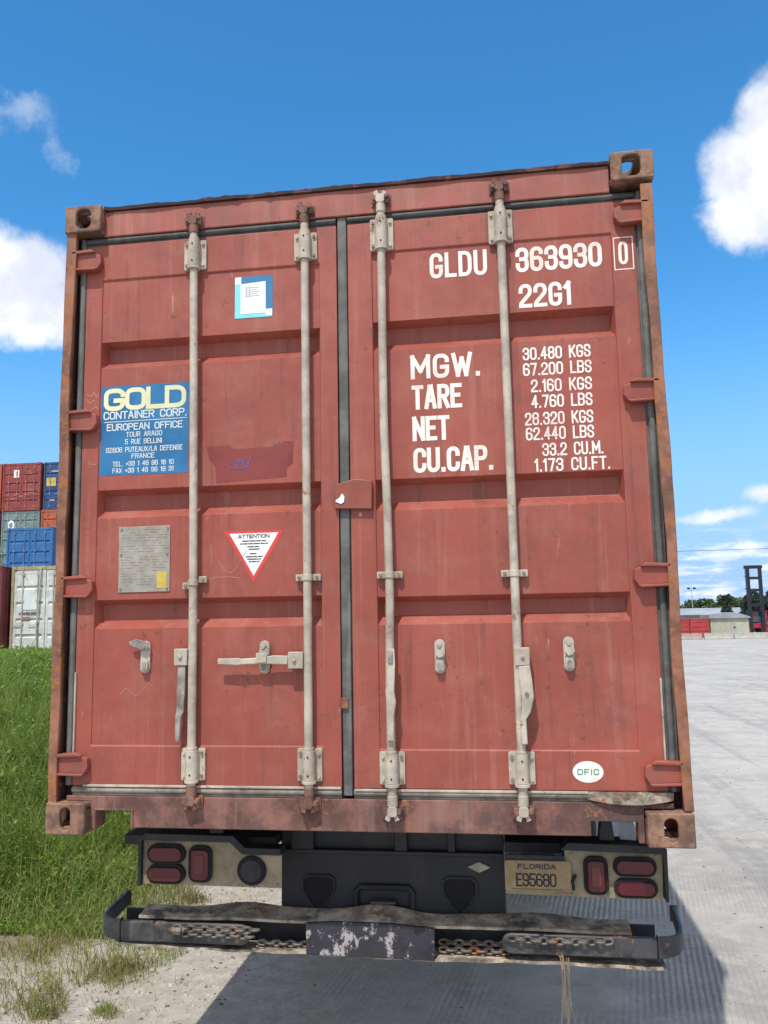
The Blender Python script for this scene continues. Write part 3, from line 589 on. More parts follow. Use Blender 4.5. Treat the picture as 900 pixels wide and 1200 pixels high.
# gaskets
def gasket(parent, runs, mat='rubber'):
    mb = MB()
    for (a, b, c, d) in runs:
        mb.box(a, b, 0.064, 0.098, c, d)
        if (b-a) < (d-c): mb.tube([((a+b)/2, 0.064, c), ((a+b)/2, 0.064, d)], min(0.014, (b-a)*.42), 10); mb.tube([((a+b)/2+ (b-a)*.33, 0.066, c), ((a+b)/2+(b-a)*.33, 0.066, d)], 0.004, 6)
        else: mb.tube([(a, 0.062, (c+d)/2+.004), (b, 0.062, (c+d)/2+.004)], min(0.013, (d-c)*.4), 10); mb.tube([(a, 0.064, c+.004), (b, 0.064, c+.004)], 0.005, 6)
    mb.build('gasket', mat, parent)
gasket(doorL, [(-1.139, -0.048, 2.4285, 2.4615)]); gasket(doorL, [(-1.174, -1.1405, 0.18, 2.46)], 'rubber_mid'); mb = MB(); mb.box(-0.0465, -0.0005, 0.070, 0.098, 0.15, 2.4615)
mb.prism([(-.0415, .150), (-.0055, .150), (-.0055, 1.2), (-.0035, 1.9), (-.0055, 2.4615), (-.0415, 2.4615), (-.0415, 1.7), (-.0435, .8)], 0.056, 0.0698); mb.build('gasket', 'rubber_mid', doorL, bevel=0.004)
gasket(doorL, [(-1.139, -0.048, 0.1405, 0.1775)], 'rubber_grey')
gasket(doorR, [(0.0, 1.144, 2.4285, 2.4615)]); gasket(doorR, [(1.1445, 1.186, 0.18, 2.46)], 'rubber_mid'); gasket(doorR, [(0.0, 1.144, 0.1405, 0.1775)], 'rubber_grey')
# bent dusty flap at the lower right corner, and bright edge strips along the bottoms of the doors
mb = MB(); n = 16; vs = []
for i in range(n+1):
    x = 0.86+0.30*i/n; b = 0.022*math.sin(math.pi*i/n)**0.6; vs += [(x, 0.05-b, 0.150-0.014*math.sin(math.pi*i/n)), (x, 0.046-b*.6, 0.178), (x, 0.06, 0.178), (x, 0.06, 0.15)]
mb.add(vs, [(a*4+k, a*4+(k+1) % 4, a*4+4+(k+1) % 4, a*4+4+k) for a in range(n) for k in range(4)]).build('torn_flap', 'tan_edge', doorR)
MB().box(-1.09, -0.05, 0.046, 0.0555, 0.176, 0.184).build('drip_edge', 'cream', doorL, bevel=0.001)
MB().box(0.004, 1.10, 0.046, 0.0555, 0.170, 0.178).build('drip_edge', 'cream', doorR, bevel=0.001)
MB().box(1.136, 1.1425, 0.047, 0.0555, 0.29, 0.58).build('edge_strip', 'cream', doorR, bevel=0.001)
MB().box(-1.139, -1.1325, 0.047, 0.0555, 0.30, 0.62).build('edge_strip', 'cream', doorL, bevel=0.001)
MB().box(-0.045, -0.018, 0.045, 0.0555, 0.475, 0.515).build('rust_shim', 'post', doorL, bevel=0.002)
# hinges
def hinge(door, sx, zc):
    xo = 1.206 if sx > 0 else 1.204; xi = 1.066; h = 0.036; mb = MB()
    def mk(p): return [(sx*a, b) for a, b in p] if sx > 0 else [(sx*a, b) for a, b in p][::-1]
    mb.prism(mk([(xo, zc-h+.006), (xo, zc+h-.004), (xi+.03, zc+h), (xi, zc+h-.012), (xi-.004, zc-.01), (xi+.012, zc-h), ][::-1] if False else [(xi+.012, zc-h), (xo, zc-h+.006), (xo, zc+h-.004), (xi+.03, zc+h), (xi, zc+h-.012), (xi-.004, zc-.01)]), 0.026, 0.0558)
    mb.prism(mk([(xi+.02, zc+h-.002), (xo-.012, zc+h-.006), (xo-.012, zc+h+.006), (xi+.04, zc+h+.011)]), 0.012, 0.05)
    mb.prism(mk([(xi+.02, zc-h-.008), (xo-.012, zc-h-.004), (xo-.012, zc-h+.006), (xi+.01, zc-h+.002)]), 0.016, 0.05)
    mb.cyl((sx*(xo-0.035), 0.06, zc-h-.006), (sx*(xo-0.035), 0.06, zc+h+.006), 0.020, 12)
    mb.build('hinge', 'red_hinge', door, bevel=0.003)
for zc in (2.350, 1.652, 0.962, 0.262): hinge(doorL, -1, zc)
for zc in (2.362, 1.650, 0.953, 0.246): hinge(doorR, 1, zc)

# ---- locking rods, brackets, guides, cams, handles (all are sub-parts of a door)
RX = {1: (doorL, [(-0.651, 2.47), (-0.641, 1.6), (-0.635, 0.9), (-0.634, 0.13)]), 2: (doorL, [(-0.174, 2.47), (-0.172, 1.6), (-0.170, 0.9), (-0.169, 0.13)]),
      3: (doorR, [(0.145, 2.48), (0.142, 1.85), (0.142, 1.56), (0.150, 1.2), (0.153, 0.9), (0.147, 0.55), (0.149, 0.11)]), 4: (doorR, [(0.624, 2.48), (0.627, 1.54), (0.628, 0.9), (0.629, 0.12)])}
def rx(k, z):
    p = RX[k][1]
    for (a, za), (b, zb) in zip(p, p[1:]):
        if za >= z >= zb: return a+(b-a)*(za-z)/(za-zb)
    return p[0][0] if z > p[0][1] else p[-1][0]
ZB = {1: (2.277, 2.413, 0.200, 0.330), 2: (2.280, 2.405, 0.201, 0.331), 3: (2.295, 2.438, 0.192, 0.320), 4: (2.284, 2.430, 0.197, 0.322)}
for k, (door, p) in RX.items():
    MB().tube([(a, 0.028, z) for a, z in p], 0.0165, 16).build('lock_rod', 'cream', door)
    for which in (0, 1):
        z0, z1 = ZB[k][2*which:2*which+2] if which else ZB[k][:2]
        x = rx(k, (z0+z1)/2); mb = MB()
        for s in (-1, 1):
            xa, xb = sorted((x+s*0.0195, x+s*0.048))
            mb.prism(rrect((xa+xb)/2, (z0+z1)/2, xb-xa, z1-z0-0.008, 0.006, 3), 0.044, 0.0565)
        mb.tube([(x, 0.030, z0+.010), (x, 0.030, z1-.010)], 0.0245, 18); mb.box(x-.023, x+.023, 0.032, 0.056, z0+.010, z1-.010)
        mb.tube([(x, 0.030, z0-.002), (x, 0.030, z0+.0095)], 0.0275, 18); mb.tube([(x, 0.030, z1-.0095), (x, 0.030, z1+.002)], 0.0215, 18)
        mb.build('rod_bracket', 'cream', door, bevel=0.0015)
        for s in (-1, 1):
            for z in (z0+.022, z1-.022): MB().tube([(x+s*0.036, 0.036, z), (x+s*0.036, 0.0439, z)], 0.0068, 6).build('bolt', 'bolt' if (k+which+(s > 0)) % 2 else 'cream', door)
        for z in (z0+.030, z1-.032): MB().tube([(x+.001, 0.0030, z), (x+.001, 0.012, z)], 0.0035, 8).build('grease_hole', 'hole', door)
    # mid guide
    z = {1: .968, 2: .977, 3: .979, 4: .973}[k]; x = rx(k, z); mb = MB()
    tilt = 0.012 if k == 1 else 0.0
    for s in (-1, 1): mb.prism([(x+min(s*.016, s*.05), z-.012+s*tilt), (x+max(s*.016, s*.05), z-.012+s*tilt), (x+max(s*.016, s*.05), z+.014+s*tilt), (x+min(s*.016, s*.05), z+.014+s*tilt)], 0.040, 0.0565)
    mb.tube([(x, 0.028, z-.012), (x, 0.028, z+.012)], 0.0205, 16); mb.build('rod_guide', 'cream', door, bevel=0.002)
    for s in (-1, 1): MB().tube([(x+s*.036, 0.033, z+s*tilt), (x+s*.036, 0.040, z+s*tilt)], 0.007, 6).build('bolt', 'bolt', door)
    # cams: the rod necks down, carries a forked cam that grips a rusty keeper on header and sill
    for top in (1, 0):
        x = rx(k, 2.47 if top else 0.13); zc = {1: 2.492, 2: 2.495, 3: 2.512, 4: 2.518}[k] if top else {1: .128, 2: .124, 3: .100, 4: .106}[k]; sg = 1 if top else -1
        mb = MB(); zz = zc-sg*0.012
        mb.tube([(x, 0.028, zc-sg*0.06), (x, 0.028, zc-sg*0.02)], 0.0195, 14)
        mb.prism(rrect(x, zc-sg*.004, 0.036, 0.036, 0.01, 3), 0.008, 0.040)
        for s in (-1, 1):
            q = [(x+s*.006, zc+sg*.012), (x+s*.024, zc+sg*.006), (x+s*.028, zc+sg*.024), (x+s*.010, zc+sg*.032)]
            if (s*sg) < 0: q = q[::-1]
            mb.prism(q, 0.010+0.006*(s > 0), 0.032)
        mb.build('cam', ('keeper' if k < 3 or k == 4 else 'cream') if top else ('keeper' if k < 3 else 'cream'), door, bevel=0.002)
        kb = MB(); xr = x+(0.028 if k != 2 else 0.03)
        kb.box(x-.034, x-.0195, 0.018, 0.049, zc-.020, zc+.016); kb.box(x+.0195, x+.036, 0.016, 0.049, zc-.022, zc+.014); kb.box(x-.040, x+.042, 0.040, 0.0495, zc-.026, zc+.022)
        kb.tube([(x+.026, 0.006, zc+.004), (x+.026, 0.017, zc+.004)], 0.009, 8); kb.tube([(x-.024, 0.010, zc-.002), (x-.024, 0.019, zc-.002)], 0.010, 8)
        kb.build('keeper', 'keeper' if top or k < 3 else 'red_dusty', box_c, bevel=0.002)
# handle catches
def catch(door, x, z, openlid=False):
    mb = MB(); mb.prism(rrect(x, z, 0.040, 0.128, 0.019, 5), 0.052, 0.0615); mb.prism(rrect(x, z-.034, 0.030, 0.05, 0.014, 5), 0.040, 0.0518); mb.build('handle_catch', 'cream', door, bevel=0.002)
    mb = MB(); mb.prism(rrect(x, z-.036, 0.017, 0.032, 0.008, 4), 0.036, 0.0398); mb.tube([(x, .030, z+.040), (x, .0515, z+.040)], 0.0085, 8); mb.build('catch_slot', 'bare', door, bevel=0.001)
    mb = MB()
    if openlid: q = [(x-.062, z+.062), (x-.058, z+.048), (x-.010, z+.030), (x+.018, z+.030), (x+.020, z+.058), (x-.030, z+.072)]
    else: q = [(x-.018, z+.014), (x-.004, z-.006), (x+.012, z-.002), (x+.022, z+.012), (x+.016, z+.034), (x-.014, z+.036)]
    mb.prism(q, 0.034, 0.0395); mb.build('catch_latch', 'cream' if not openlid else 'bare', door, bevel=0.0015)
catch(doorL, -0.842, 0.678, True); catch(doorL, -0.350, 0.672); catch(doorR, 0.337, 0.667); catch(doorR, 0.817, 0.670)
def lever(door, pts, w, y, mat='cream', th=0.010):
    P = [Vector(p) for p in pts]; mb = MB(); L_ = []; R_ = []
    for i, p in enumerate(P):
        d = (P[min(i+1, len(P)-1)]-P[max(i-1, 0)]).normalized(); n = Vector((-d.y, d.x)); ww = w[i]/2; L_.append(p+n*ww); R_.append(p-n*ww)
    poly = [(p.x, p.y) for p in R_]+[(p.x, p.y) for p in L_[::-1]]
    mb.prism(poly, y, y+th); return mb
# 1: hangs down left of rod one
MB().box(-0.706, -0.652, 0.012, 0.046, 0.645, 0.710).tube([(-0.680, 0.004, 0.678), (-0.680, 0.0118, 0.678)], 0.008, 8).build('handle_hub', 'cream', doorL, bevel=0.004)
lever(doorL, [(-.676, .643), (-.678, .56), (-.680, .47), (-.688, .45), (-.690, .40), (-.690, .352)], [.030, .034, .030, .024, .020, .018], 0.018, th=.014).build('handle', 'bare', doorL, bevel=0.003)
# 2: lies across into its catch
MB().box(-0.246, -0.186, 0.012, 0.046, 0.628, 0.692).tube([(-0.220, 0.004, 0.660), (-0.220, 0.0118, 0.660)], 0.008, 8).build('handle_hub', 'cream', doorL, bevel=0.004)
lever(doorL, [(-.247, .661), (-.305, .663), (-.36, .660), (-.435, .657), (-.445, .657), (-.528, .659)], [.034, .034, .024, .022, .028, .022], 0.016, th=.012).build('handle', 'cream', doorL, bevel=0.003)
MB().box(-.372, -.330, 0.010, 0.0155, 0.652, 0.690).build('catch_latch', 'cream', doorL, bevel=0.002)
# 3: hangs in front of rod three
lever(doorR, [(.155, .700), (.157, .640), (.156, .565), (.150, .545), (.156, .50), (.150, .45), (.150, .36)], [.030, .030, .024, .034, .034, .026, .026], -0.002, th=.012).build('handle', 'cream', doorR, bevel=0.003)
MB().box(.146, .164, -0.007, -0.0025, .645, .690).build('handle_hub', 'bare', doorR, bevel=0.002)
# 4: hangs right of rod four
MB().box(0.618, 0.672, 0.004, 0.040, 0.632, 0.698).tube([(0.645, -0.004, 0.665), (0.645, 0.0038, 0.665)], 0.008, 8).build('handle_hub', 'cream', doorR, bevel=0.004)
lever(doorR, [(.650, .631), (.655, .57), (.660, .52), (.652, .47), (.640, .44), (.642, .35)], [.042, .046, .044, .034, .022, .022], 0.000, th=.012).build('handle', 'cream', doorR, bevel=0.003)
MB().tube([(.656, -0.006, .53), (.656, -0.0005, .53)], 0.007, 8).build('bolt', 'bolt', doorR)
# centre seal plate
MB().prism([(-.062, 1.245), (.088, 1.238), (.090, 1.352), (.020, 1.362), (-.060, 1.340)], 0.034, 0.0555).build('seal_plate', 'red_hinge', doorR, bevel=0.004)
MB().prism([(-.056, 1.272), (-.034, 1.262), (-.022, 1.270), (-.020, 1.292), (-.030, 1.304), (-.040, 1.286), (-.052, 1.280)], 0.030, 0.0335).build('seal_remnant', 'white_clean', doorR)
MB().box(.034, .044, 0.0545, 0.0556, 1.214, 1.228).build('sticker_scrap', 'chalk', doorR)

# ---- lettering on the right door (the panel plane is YP)
YL = YP-0.0008
mb = MB(); text(mb, 'GLDU', 0.336, 0.566, 2.170, 0.106, 0.0155, YL, 0.62); mb.build('owner_code', 'white', doorR, smooth=False)
mb = MB(); text(mb, '363930', 0.679, 1.014, 2.168, 0.102, 0.0160, YL, 0.58); mb.build('serial_number', 'white', doorR, smooth=False)
mb = MB(); text(mb, '0', 1.076, 1.112, 2.166, 0.094, 0.012, YF-.0008); mb.ribbon([(1.060, 2.146), (1.060, 2.276), (1.131, 2.276), (1.131, 2.146)], 0.004, YF-.0008, True); mb.build('check_digit', 'white', doorR, smooth=False)
mb = MB(); text(mb, '22G1', 0.686, 0.890, 2.020, 0.098, 0.0155, YL, 0.58); mb.build('size_code', 'white', doorR, smooth=False)
for s_, x0, x1, z, g_ in (('MGW.', 0.249, 0.528, 1.756, .55), ('TARE', 0.251, 0.450, 1.632, .60), ('NET', 0.251, 0.398, 1.505, .60), ('CU.CAP.', 0.252, 0.566, 1.378, .55)):
    text(MB(), s_, x0, x1, z, 0.099, 0.0165, YL, g_).build('weight_heading', 'white', doorR, smooth=False)
for s_, x0, x1, z in (('30.480 KGS', .692, .952, 1.806), ('67.200 LBS', .691, .953, 1.743), ('2.160 KGS', .719, .951, 1.676), ('4.760 LBS', .718, .950, 1.613),
                      ('28.320 KGS', .691, .950, 1.545), ('62.440 LBS', .692, .950, 1.486), ('33.2 CU.M.', .752, .982, 1.422), ('1.173 CU.FT.', .720, 1.004, 1.362)):
    text(MB(), s_, x0, x1, z, 0.051, 0.0070, YL, 0.52).build('weight_figure', 'white', doorR, smooth=False)
mb = MB(); mb.prism([(0.866+.055*math.cos(a), 0.246+.038*math.sin(a)) for a in [2*math.pi*i/28 for i in range(28)]], YF-0.0012 + .0065, YP-.0002); 
mb.v = [(x, (YF-0.0012 if y < YP-.0006 else YF-.0002), z) for x, y, z in mb.v]; dec = mb.build('oval_decal', 'white', doorR, smooth=False)
mb = MB(); text(mb, 'DFIC', 0.828, 0.905, 0.235, 0.022, 0.0040, YF-0.0018, 0.5); mb.build('decal_lettering', 'greenink', doorR, smooth=False)
# ---- left door decals
def sheet(x0, x1, z0, z1, y=YL, j=0.0): return MB().prism([(x0, z0), (x1, z0), (x1, z1), (x0, z1)], y, y+0.0006)
sheet(-1.061, -0.676, 1.422, 1.803, YL).build('company_panel', 'blue', doorL, smooth=False)
YL2 = YL-0.0008
mb = MB(); text(mb, 'GOLD', -1.050, -0.688, 1.697, 0.096, 0.0195, YL2, 0.26); mb.build('company_name', 'yellow', doorL, smooth=False)
mb = MB(); text(mb, 'CONTAINER CORP.', -1.050, -0.684, 1.660, 0.034, 0.0052, YL2, 0.36); mb.ribbon([(-1.046, 1.649), (-0.686, 1.652)], 0.003, YL2)
text(mb, 'EUROPEAN OFFICE', -1.034, -0.702, 1.611, 0.030, 0.0046, YL2, 0.36)
for s_, x0, x1, z, h in (('TOUR ARAGO', -.948, -.790, 1.582, .022), ('5 RUE BELLINI', -.952, -.790, 1.551, .022), ('92806 PUTEAUX/LA DEFENSE', -1.036, -.700, 1.518, .022), ('FRANCE', -.922, -.822, 1.490, .021), ('TEL. +33 1 46 96 18 10', -1.004, -.738, 1.459, .021), ('FAX +33 1 46 96 18 31', -1.004, -.738, 1.431, .021)):
    text(mb, s_, x0, x1, z, h, 0.0030, YL2, 0.4)
mb.build('company_address', 'palewhite', doorL, smooth=False)
# square notice sticker
sheet(-.481, -.319, 2.060, 2.240, YL).build('notice_sticker', 'blue2', doorL, smooth=False)
MB().prism([(-.4805, 2.0605), (-.320, 2.0605), (-.320, 2.088), (-.452, 2.088), (-.452, 2.2395), (-.4805, 2.2395)], YL2, YL-.0001).build('sticker_border', 'cyan', doorL, smooth=False)
MB().prism([(-.456, 2.078), (-.348, 2.078), (-.348, 2.214), (-.456, 2.208)], YL2-.0008, YL2-.0001).build('sticker_page', 'white_clean', doorL, smooth=False)
MB().prism([(-.348, 2.066), (-.3205, 2.066), (-.3205, 2.094), (-.348, 2.094)], YL2-.0008, YL2-.0001).box(-.480, -.456, YL2-.0008, YL2-.0001, 2.208, 2.238).build('sticker_corner', 'white_clean', doorL, smooth=False)
mb = MB()
for i in range(5): mb.ribbon([(-.434, 2.190-i*.009), (-.376-.01*(i % 2), 2.190-i*.009)], 0.0035, YL2-.0012)
for i in range(2): mb.ribbon([(-.431+i*.014, 2.198), (-.431+i*.014, 2.150)], 0.003, YL2-.0014)
mb.build('sticker_print', 'greyink', doorL, smooth=False)
# data plate
MB().prism([(-.966, .937), (-.747, .938), (-.748, 1.206), (-.969, 1.205)], YP-.004, YP-.0004).build('data_plate', 'platemetal', doorL, bevel=0.0008)
mb = MB(); R_ = random.Random(4)
for i in range(22):
    z = 1.192-i*.0112; x = -.955
    while x < -.765 and not (i > 14 and x > -.82):
        w_ = R_.uniform(.006, .03)
        if R_.random() < .62: mb.ribbon([(x, z), (x+w_, z)], 0.0016, YP-.0045)
        x += w_+.008
mb.build('plate_engraving', 'bolt', doorL, smooth=False)
MB().box(-.800, -.760, YP-.0052, YP-.0042, .952, 1.018).build('plate_tag', 'yellowtag', doorL, smooth=False)
for x in (-.957, -.758):
    for z in (.950, 1.09, 1.194): MB().tube([(x, YP-.008, z), (x, YP-.0041, z)], 0.004, 8).build('rivet', 'bolt', doorL)
# triangle warning label
MB().prism([(-.397, .966), (-.272, 1.172), (-.522, 1.172)], YL, YL+.0006).build('warning_triangle', 'decalred', doorL, smooth=False)
MB().prism([(-.397, .992), (-.296, 1.162), (-.498, 1.162)], YL2, YL-.0001).build('triangle_face', 'white_clean', doorL, smooth=False)
mb = MB(); text(mb, 'ATTENTION', -.462, -.332, 1.142, 0.0155, 0.0032, YL2-.0006, 0.3)
for i, (hw_, z) in enumerate(((.046, 1.131), (.054, 1.120), (.024, 1.108), (.018, 1.098), (.014, 1.080), (.030, 1.068), (.024, 1.058), (.018, 1.048))):
    x = -.397-hw_
    while x < -.397+hw_: mb.ribbon([(x, z), (x+.006, z)], 0.005, YL2-.0006); x += .0085+.004*((i*7+int(x*1000)) % 3 == 0)
mb.build('triangle_print', 'ink', doorL, smooth=False)
# painted-over patch, marker squiggle, chalk marks
MB().prism([(-.555, 1.372), (-.262, 1.386), (-.262, 1.42), (-.236, 1.44), (-.232, 1.53), (-.276, 1.532), (-.300, 1.512), (-.48, 1.508), (-.505, 1.528), (-.598, 1.523), (-.585, 1.47), (-.560, 1.44)], YL, YL+.0005).build('repainted_patch', 'patch', doorL, smooth=False)
mb = MB(); mb.ribbon([(-.47+.06*i/14, 1.435+.022*math.sin(i*.5)+.03*i/14) for i in range(15)], 0.003, YL2); mb.ribbon([(-.46+.07*math.cos(i*.5)*.6, 1.44+.014*math.sin(i*.5)) for i in range(12)], 0.0022, YL2-.0003); mb.build('marker_scribble', 'blueink', doorL, smooth=False)
mb = MB(); R_ = random.Random(9)
for (x, z, k) in ((-1.125, 1.772, 6), (-1.122, 1.742, 4), (-1.108, 1.712, 4), (-1.11, 1.48, 4)):
    mb.ribbon([(x+.011*i, z+R_.uniform(-.012, .012)) for i in range(k)], 0.0022, YF-.0008)
mb.ribbon([(-.577+.0008*i, 1.12-.02*i/3) for i in range(12)], 0.0018, YL2)
mb.ribbon([(-.545+.011*i, 1.06-.055*math.sin(i*.35)) for i in range(12)], 0.0018, YL2)
mb.ribbon([(-.58+.016*i, .984+.006*math.sin(i*.4)) for i in range(9)], 0.0018, YL2)
mb.ribbon([(-.95+.02*i, .53+.02*math.sin(i*1.3)+.004*i) for i in range(8)], 0.0016, YL2)
mb.build('chalk_marks', 'chalk', doorL, smooth=False)

# ------------------------------------------------------------------ trailer chassis under it (z measured from the container's base)
ch = empty('trailer_chassis', (0, 0, 0), 'black trailer chassis with tail lamp panels, carrying the red container', 'trailer')
O = (0, 0, BASE)
def CM(): return MB(O)
# centre bolster box, behind the bumper bar
mb = CM(); mb.box(-.388, .547, .430, .46, -.525, .018); mb.box(-.388, -.370, .4605, .80, -.525, .018); mb.box(.529, .547, .4605, .80, -.525, .018); mb.build('rear_bolster', 'black', ch, bevel=0.005)  # bolster parts moved deeper by scaling their positions about the camera
for x0_, x1_ in ((-.334, -.240), (.102, .154), (.320, .351)): CM().box(x0_, x1_, .392, .4295, -.134, -.010).build('bolster_rib', 'black', ch, bevel=0.004)
CM().box(-.388, .547, .400, .4295, -.154, -.136).build('bolster_rib', 'black', ch, bevel=0.004)
def shield(cx, cz, s):
    return [(cx-.030*s, cz-.045*s), (cx+.0*s, cz-.075*s), (cx+.030*s, cz-.045*s), (cx+.062*s, cz+.005*s), (cx+.060*s, cz+.042*s), (cx+.040*s, cz+.055*s), (cx-.040*s, cz+.055*s), (cx-.060*s, cz+.042*s), (cx-.062*s, cz+.005*s)]
for cx, cz in ((-.226, -.308), (.363, -.302)):
    mb = CM(); P_ = shield(cx, cz, 1.16); Q_ = shield(cx, cz, 1.05); n = len(P_)
    vs = [(a, .420, b) for a, b in P_]+[(a, .420, b) for a, b in Q_]+[(a, .4298, b) for a, b in P_]+[(a, .4298, b) for a, b in Q_]
    mb.add(vs, [f for i in range(n) for f in ((i, (i+1) % n, n+(i+1) % n, n+i), (i, 2*n+i, 2*n+(i+1) % n, (i+1) % n), (n+i, n+(i+1) % n, 3*n+(i+1) % n, 3*n+i))]); mb.build('opening_rim', 'black', ch)
    CM().prism(Q_, .427, .4295).build('shield_opening_shade', 'hole', ch, smooth=False)  # flat plate, its black stands for the shade inside an opening
    CM().tube([(cx+.002, .42, cz-.078), (cx+.004, .418, cz-.14)], .004, 6).build('drain_wire', 'hole', ch)
CM().tube([(-.064, .42, -.41), (-.064, .42, -.302), (-.052, .42, -.286), (.154, .42, -.286), (.168, .42, -.302), (.168, .42, -.41)], .012, 8).build('winch_guard', 'black', ch)
CM().box(-.054, .158, .40, .4295, -.378, -.360).build('winch_shelf', 'black', ch, bevel=.002)
CM().box(-.002, .102, .385, .4295, -.342, -.332).build('winch_shelf', 'bumper', ch, bevel=.002)
CM().prism([(.397, -.199), (.444, -.221), (.491, -.199), (.444, -.177)], .423, .4298).build('diamond_badge', 'silver', ch, bevel=.002)
# frame rails, cross pieces
for x in (-.44, .50): CM().box(x-.05, x+.05, .805, 7.2, -.42, -.02).build('frame_rail', 'black', ch, bevel=.005)
for x0_, x1_ in ((-1.05, -.392), (.55, 1.10)): CM().box(x0_, x1_, .34, .46, -.118, -.075).build('cross_beam', 'black', ch, bevel=.004)
mb = CM(); [mb.box(-.365, .445, y, y+.1, -.35, -.15) for y in (2.2, 6.5)]; mb.build('cross_beam', 'black', ch, bevel=.004)
# left lamp panel with its stepped top and black upper frame
P_ = [(-.902, -.231), (-.323, -.233), (-.323, -.106), (-.480, -.104), (-.530, -.060), (-.900, -.058)]
pl = CM().prism(P_, .200, .206).build('lamp_panel', 'khaki', ch, bevel=.001)
P_ = [(-.900, -.0575), (-.530, -.0595), (-.480, -.1035), (-.323, -.1055), (-.323, -.080), (-.468, -.078), (-.518, -.033), (-.885, -.030), (-.915, -.050), (-.915, -.235), (-.9025, -.235)]
CM().prism(P_, .180, .26).build('lamp_panel_frame', 'black', ch, bevel=.002)
pr = CM().prism([(.776, -.214), (.552, -.214), (.552, -.2285), (1.127, -.2375), (1.134, -.070), (.776, -.064)][::1], .200, .206)
pr = pr.build('lamp_panel', 'khaki', ch, bevel=.001)
CM().prism([(1.1345, -.2385), (1.146, -.2385), (1.148, -.050), (1.120, -.040), (.790, -.034), (.760, -.062), (1.133, -.0695)], .180, .26).build('lamp_panel_frame', 'black', ch, bevel=.002)
def lamp(panel, cx, cz, w, h, r, vert=False):
    CM().prism(rrect(cx, cz, w, h, r, 6), .184, .1998).build('lamp_grommet', 'hole', panel, bevel=.004)
    CM().prism(rrect(cx, cz, w-.026, h-.026, max(.012, r-.012), 6), .174, .1838).build('tail_lamp', 'lens', panel, bevel=.006)
    if vert: CM().prism(rrect(cx, cz, w*.36, h*.5, .008, 4), .1725, .1737).build('lamp_centre', 'lenspale', panel)
lamp(pl, -.798, -.110, .160, .076, .038); lamp(pl, -.798, -.187, .160, .076, .038); lamp(pl, -.655, -.146, .098, .142, .032, True)
lamp(pr, 1.030, -.118, .158, .070, .034); lamp(pr, 1.030, -.194, .158, .070, .034); lamp(pr, .888, -.152, .090, .138, .030, True)
CM().prism([(-.443+.060*math.cos(2*math.pi*i/28), -.167+.057*math.sin(2*math.pi*i/28)) for i in range(28)], .186, .1998).build('lamp_grommet', 'hole', pl, bevel=.006)
CM().prism([(-.443+.044*math.cos(2*math.pi*i/24), -.167+.042*math.sin(2*math.pi*i/24)) for i in range(24)], .183, .1858).build('blank_plug', 'black', pl, bevel=.002)
for x, z in ((-.885, -.075), (-.51, -.085), (-.34, -.22), (1.11, -.08), (.80, -.225), (.80, -.08)): CM().tube([(x, .194, z), (x, .1998, z)], .005, 8).build('bolt', 'bolt', ch)
# licence plate and its holder
lp = CM().prism(rrect(.674, -.158, .246, .110, .010, 4), .184, .188).build('licence_plate', 'plate', ch, bevel=.001)
mb = CM(); text(mb, 'E95680', .592, .742, -.196, .048, .0062, .1832, .34); text(mb, 'FLORIDA', .600, .742, -.133, .018, .0036, .1832, .4); mb.ribbon([(.575, -.205), (.76, -.2055)], .002, .1832); mb.build('plate_lettering', 'plateink', lp, smooth=False)
CM().box(.552, .775, .190, .1995, -.2135, -.085).build('plate_holder', 'black', ch)
mb = CM(); mb.tube([(.803, .197, -.205), (.800, .185, -.175), (.812, .182, -.150)], .007, 8); mb.build('cable', 'hole', ch)
# bits seen through the right fork notch
CM().prism([(.905, -.03), (.965, -.03), (.955, .045), (.915, .045)], .20, .26).build('twist_lock', 'black', ch, bevel=.004)
CM().prism([(.985, -.028), (1.045, -.032), (1.035, .06), (.982, .06)], .22, .225).build('pale_bracket', 'bluegrey', ch, bevel=.001)
CM().box(-.62, -.56, .19, .26, -.030, .02).build('twist_lock', 'black', ch, bevel=.004)
CM().box(1.215, 1.25, .10, .16, .085, .105).build('side_stub', 'bumper', ch, bevel=.003) if False else None
MB().prism([(1.215, .105), (1.255, .085), (1.235, .118), (1.215, .135)], .17, .22).build('bent_tab', 'keeper', box_c, bevel=.002)

# ---- bumper bar
bp = CM(); bp.box(-1.06, 1.12, .395, .405, -.505, -.39); bumper = bp.build('bumper', 'black', ch, bevel=.003)  # web coloured black to deepen the shade in the hollow
mb = CM(); n = 60; vs = []          # bent top flange
for i in range(n+1):
    x = -.96+1.98*i/n; bz = .010*math.exp(-((x+.50)/.14)**2)+.009*math.exp(-((x-.62)/.12)**2)+.022*math.exp(-((x-.02)/.15)**2)+.002*math.sin(x*19); dy = .03*math.exp(-((x+.50)/.2)**2)+.02*math.exp(-((x-.7)/.2)**2)
    vs += [(x, .300, -.398+bz*.4), (x, .300, -.388+bz*.5), (x, .395+dy, -.374+bz*1.3), (x, .395+dy, -.384+bz*1.3)]
mb.add(vs, [(a*4+k, a*4+4+k, a*4+4+(k+1) % 4, a*4+(k+1) % 4) for a in range(n) for k in range(4)]+[(0, 1, 2, 3), (n*4+3, n*4+2, n*4+1, n*4)]).build('top_flange', 'tan_edge', bumper)
mb = CM(); vs = []
for i in range(n+1):
    x = -1.06+2.20*i/n; e = abs(x)-.45; wz = .014*max(0, -x-.2)-.003*math.sin(x*7)-.002*math.sin(x*31)+.008; vs += [(x, .285, -.520+wz), (x, .285, -.511+wz), (x, .394, -.506), (x, .394, -.515)]
mb.add(vs, [(a*4+k, a*4+4+k, a*4+4+(k+1) % 4, a*4+(k+1) % 4) for a in range(n) for k in range(4)]+[(0, 1, 2, 3), (n*4+3, n*4+2, n*4+1, n*4)]).build('bottom_flange', 'tan_edge', bumper)
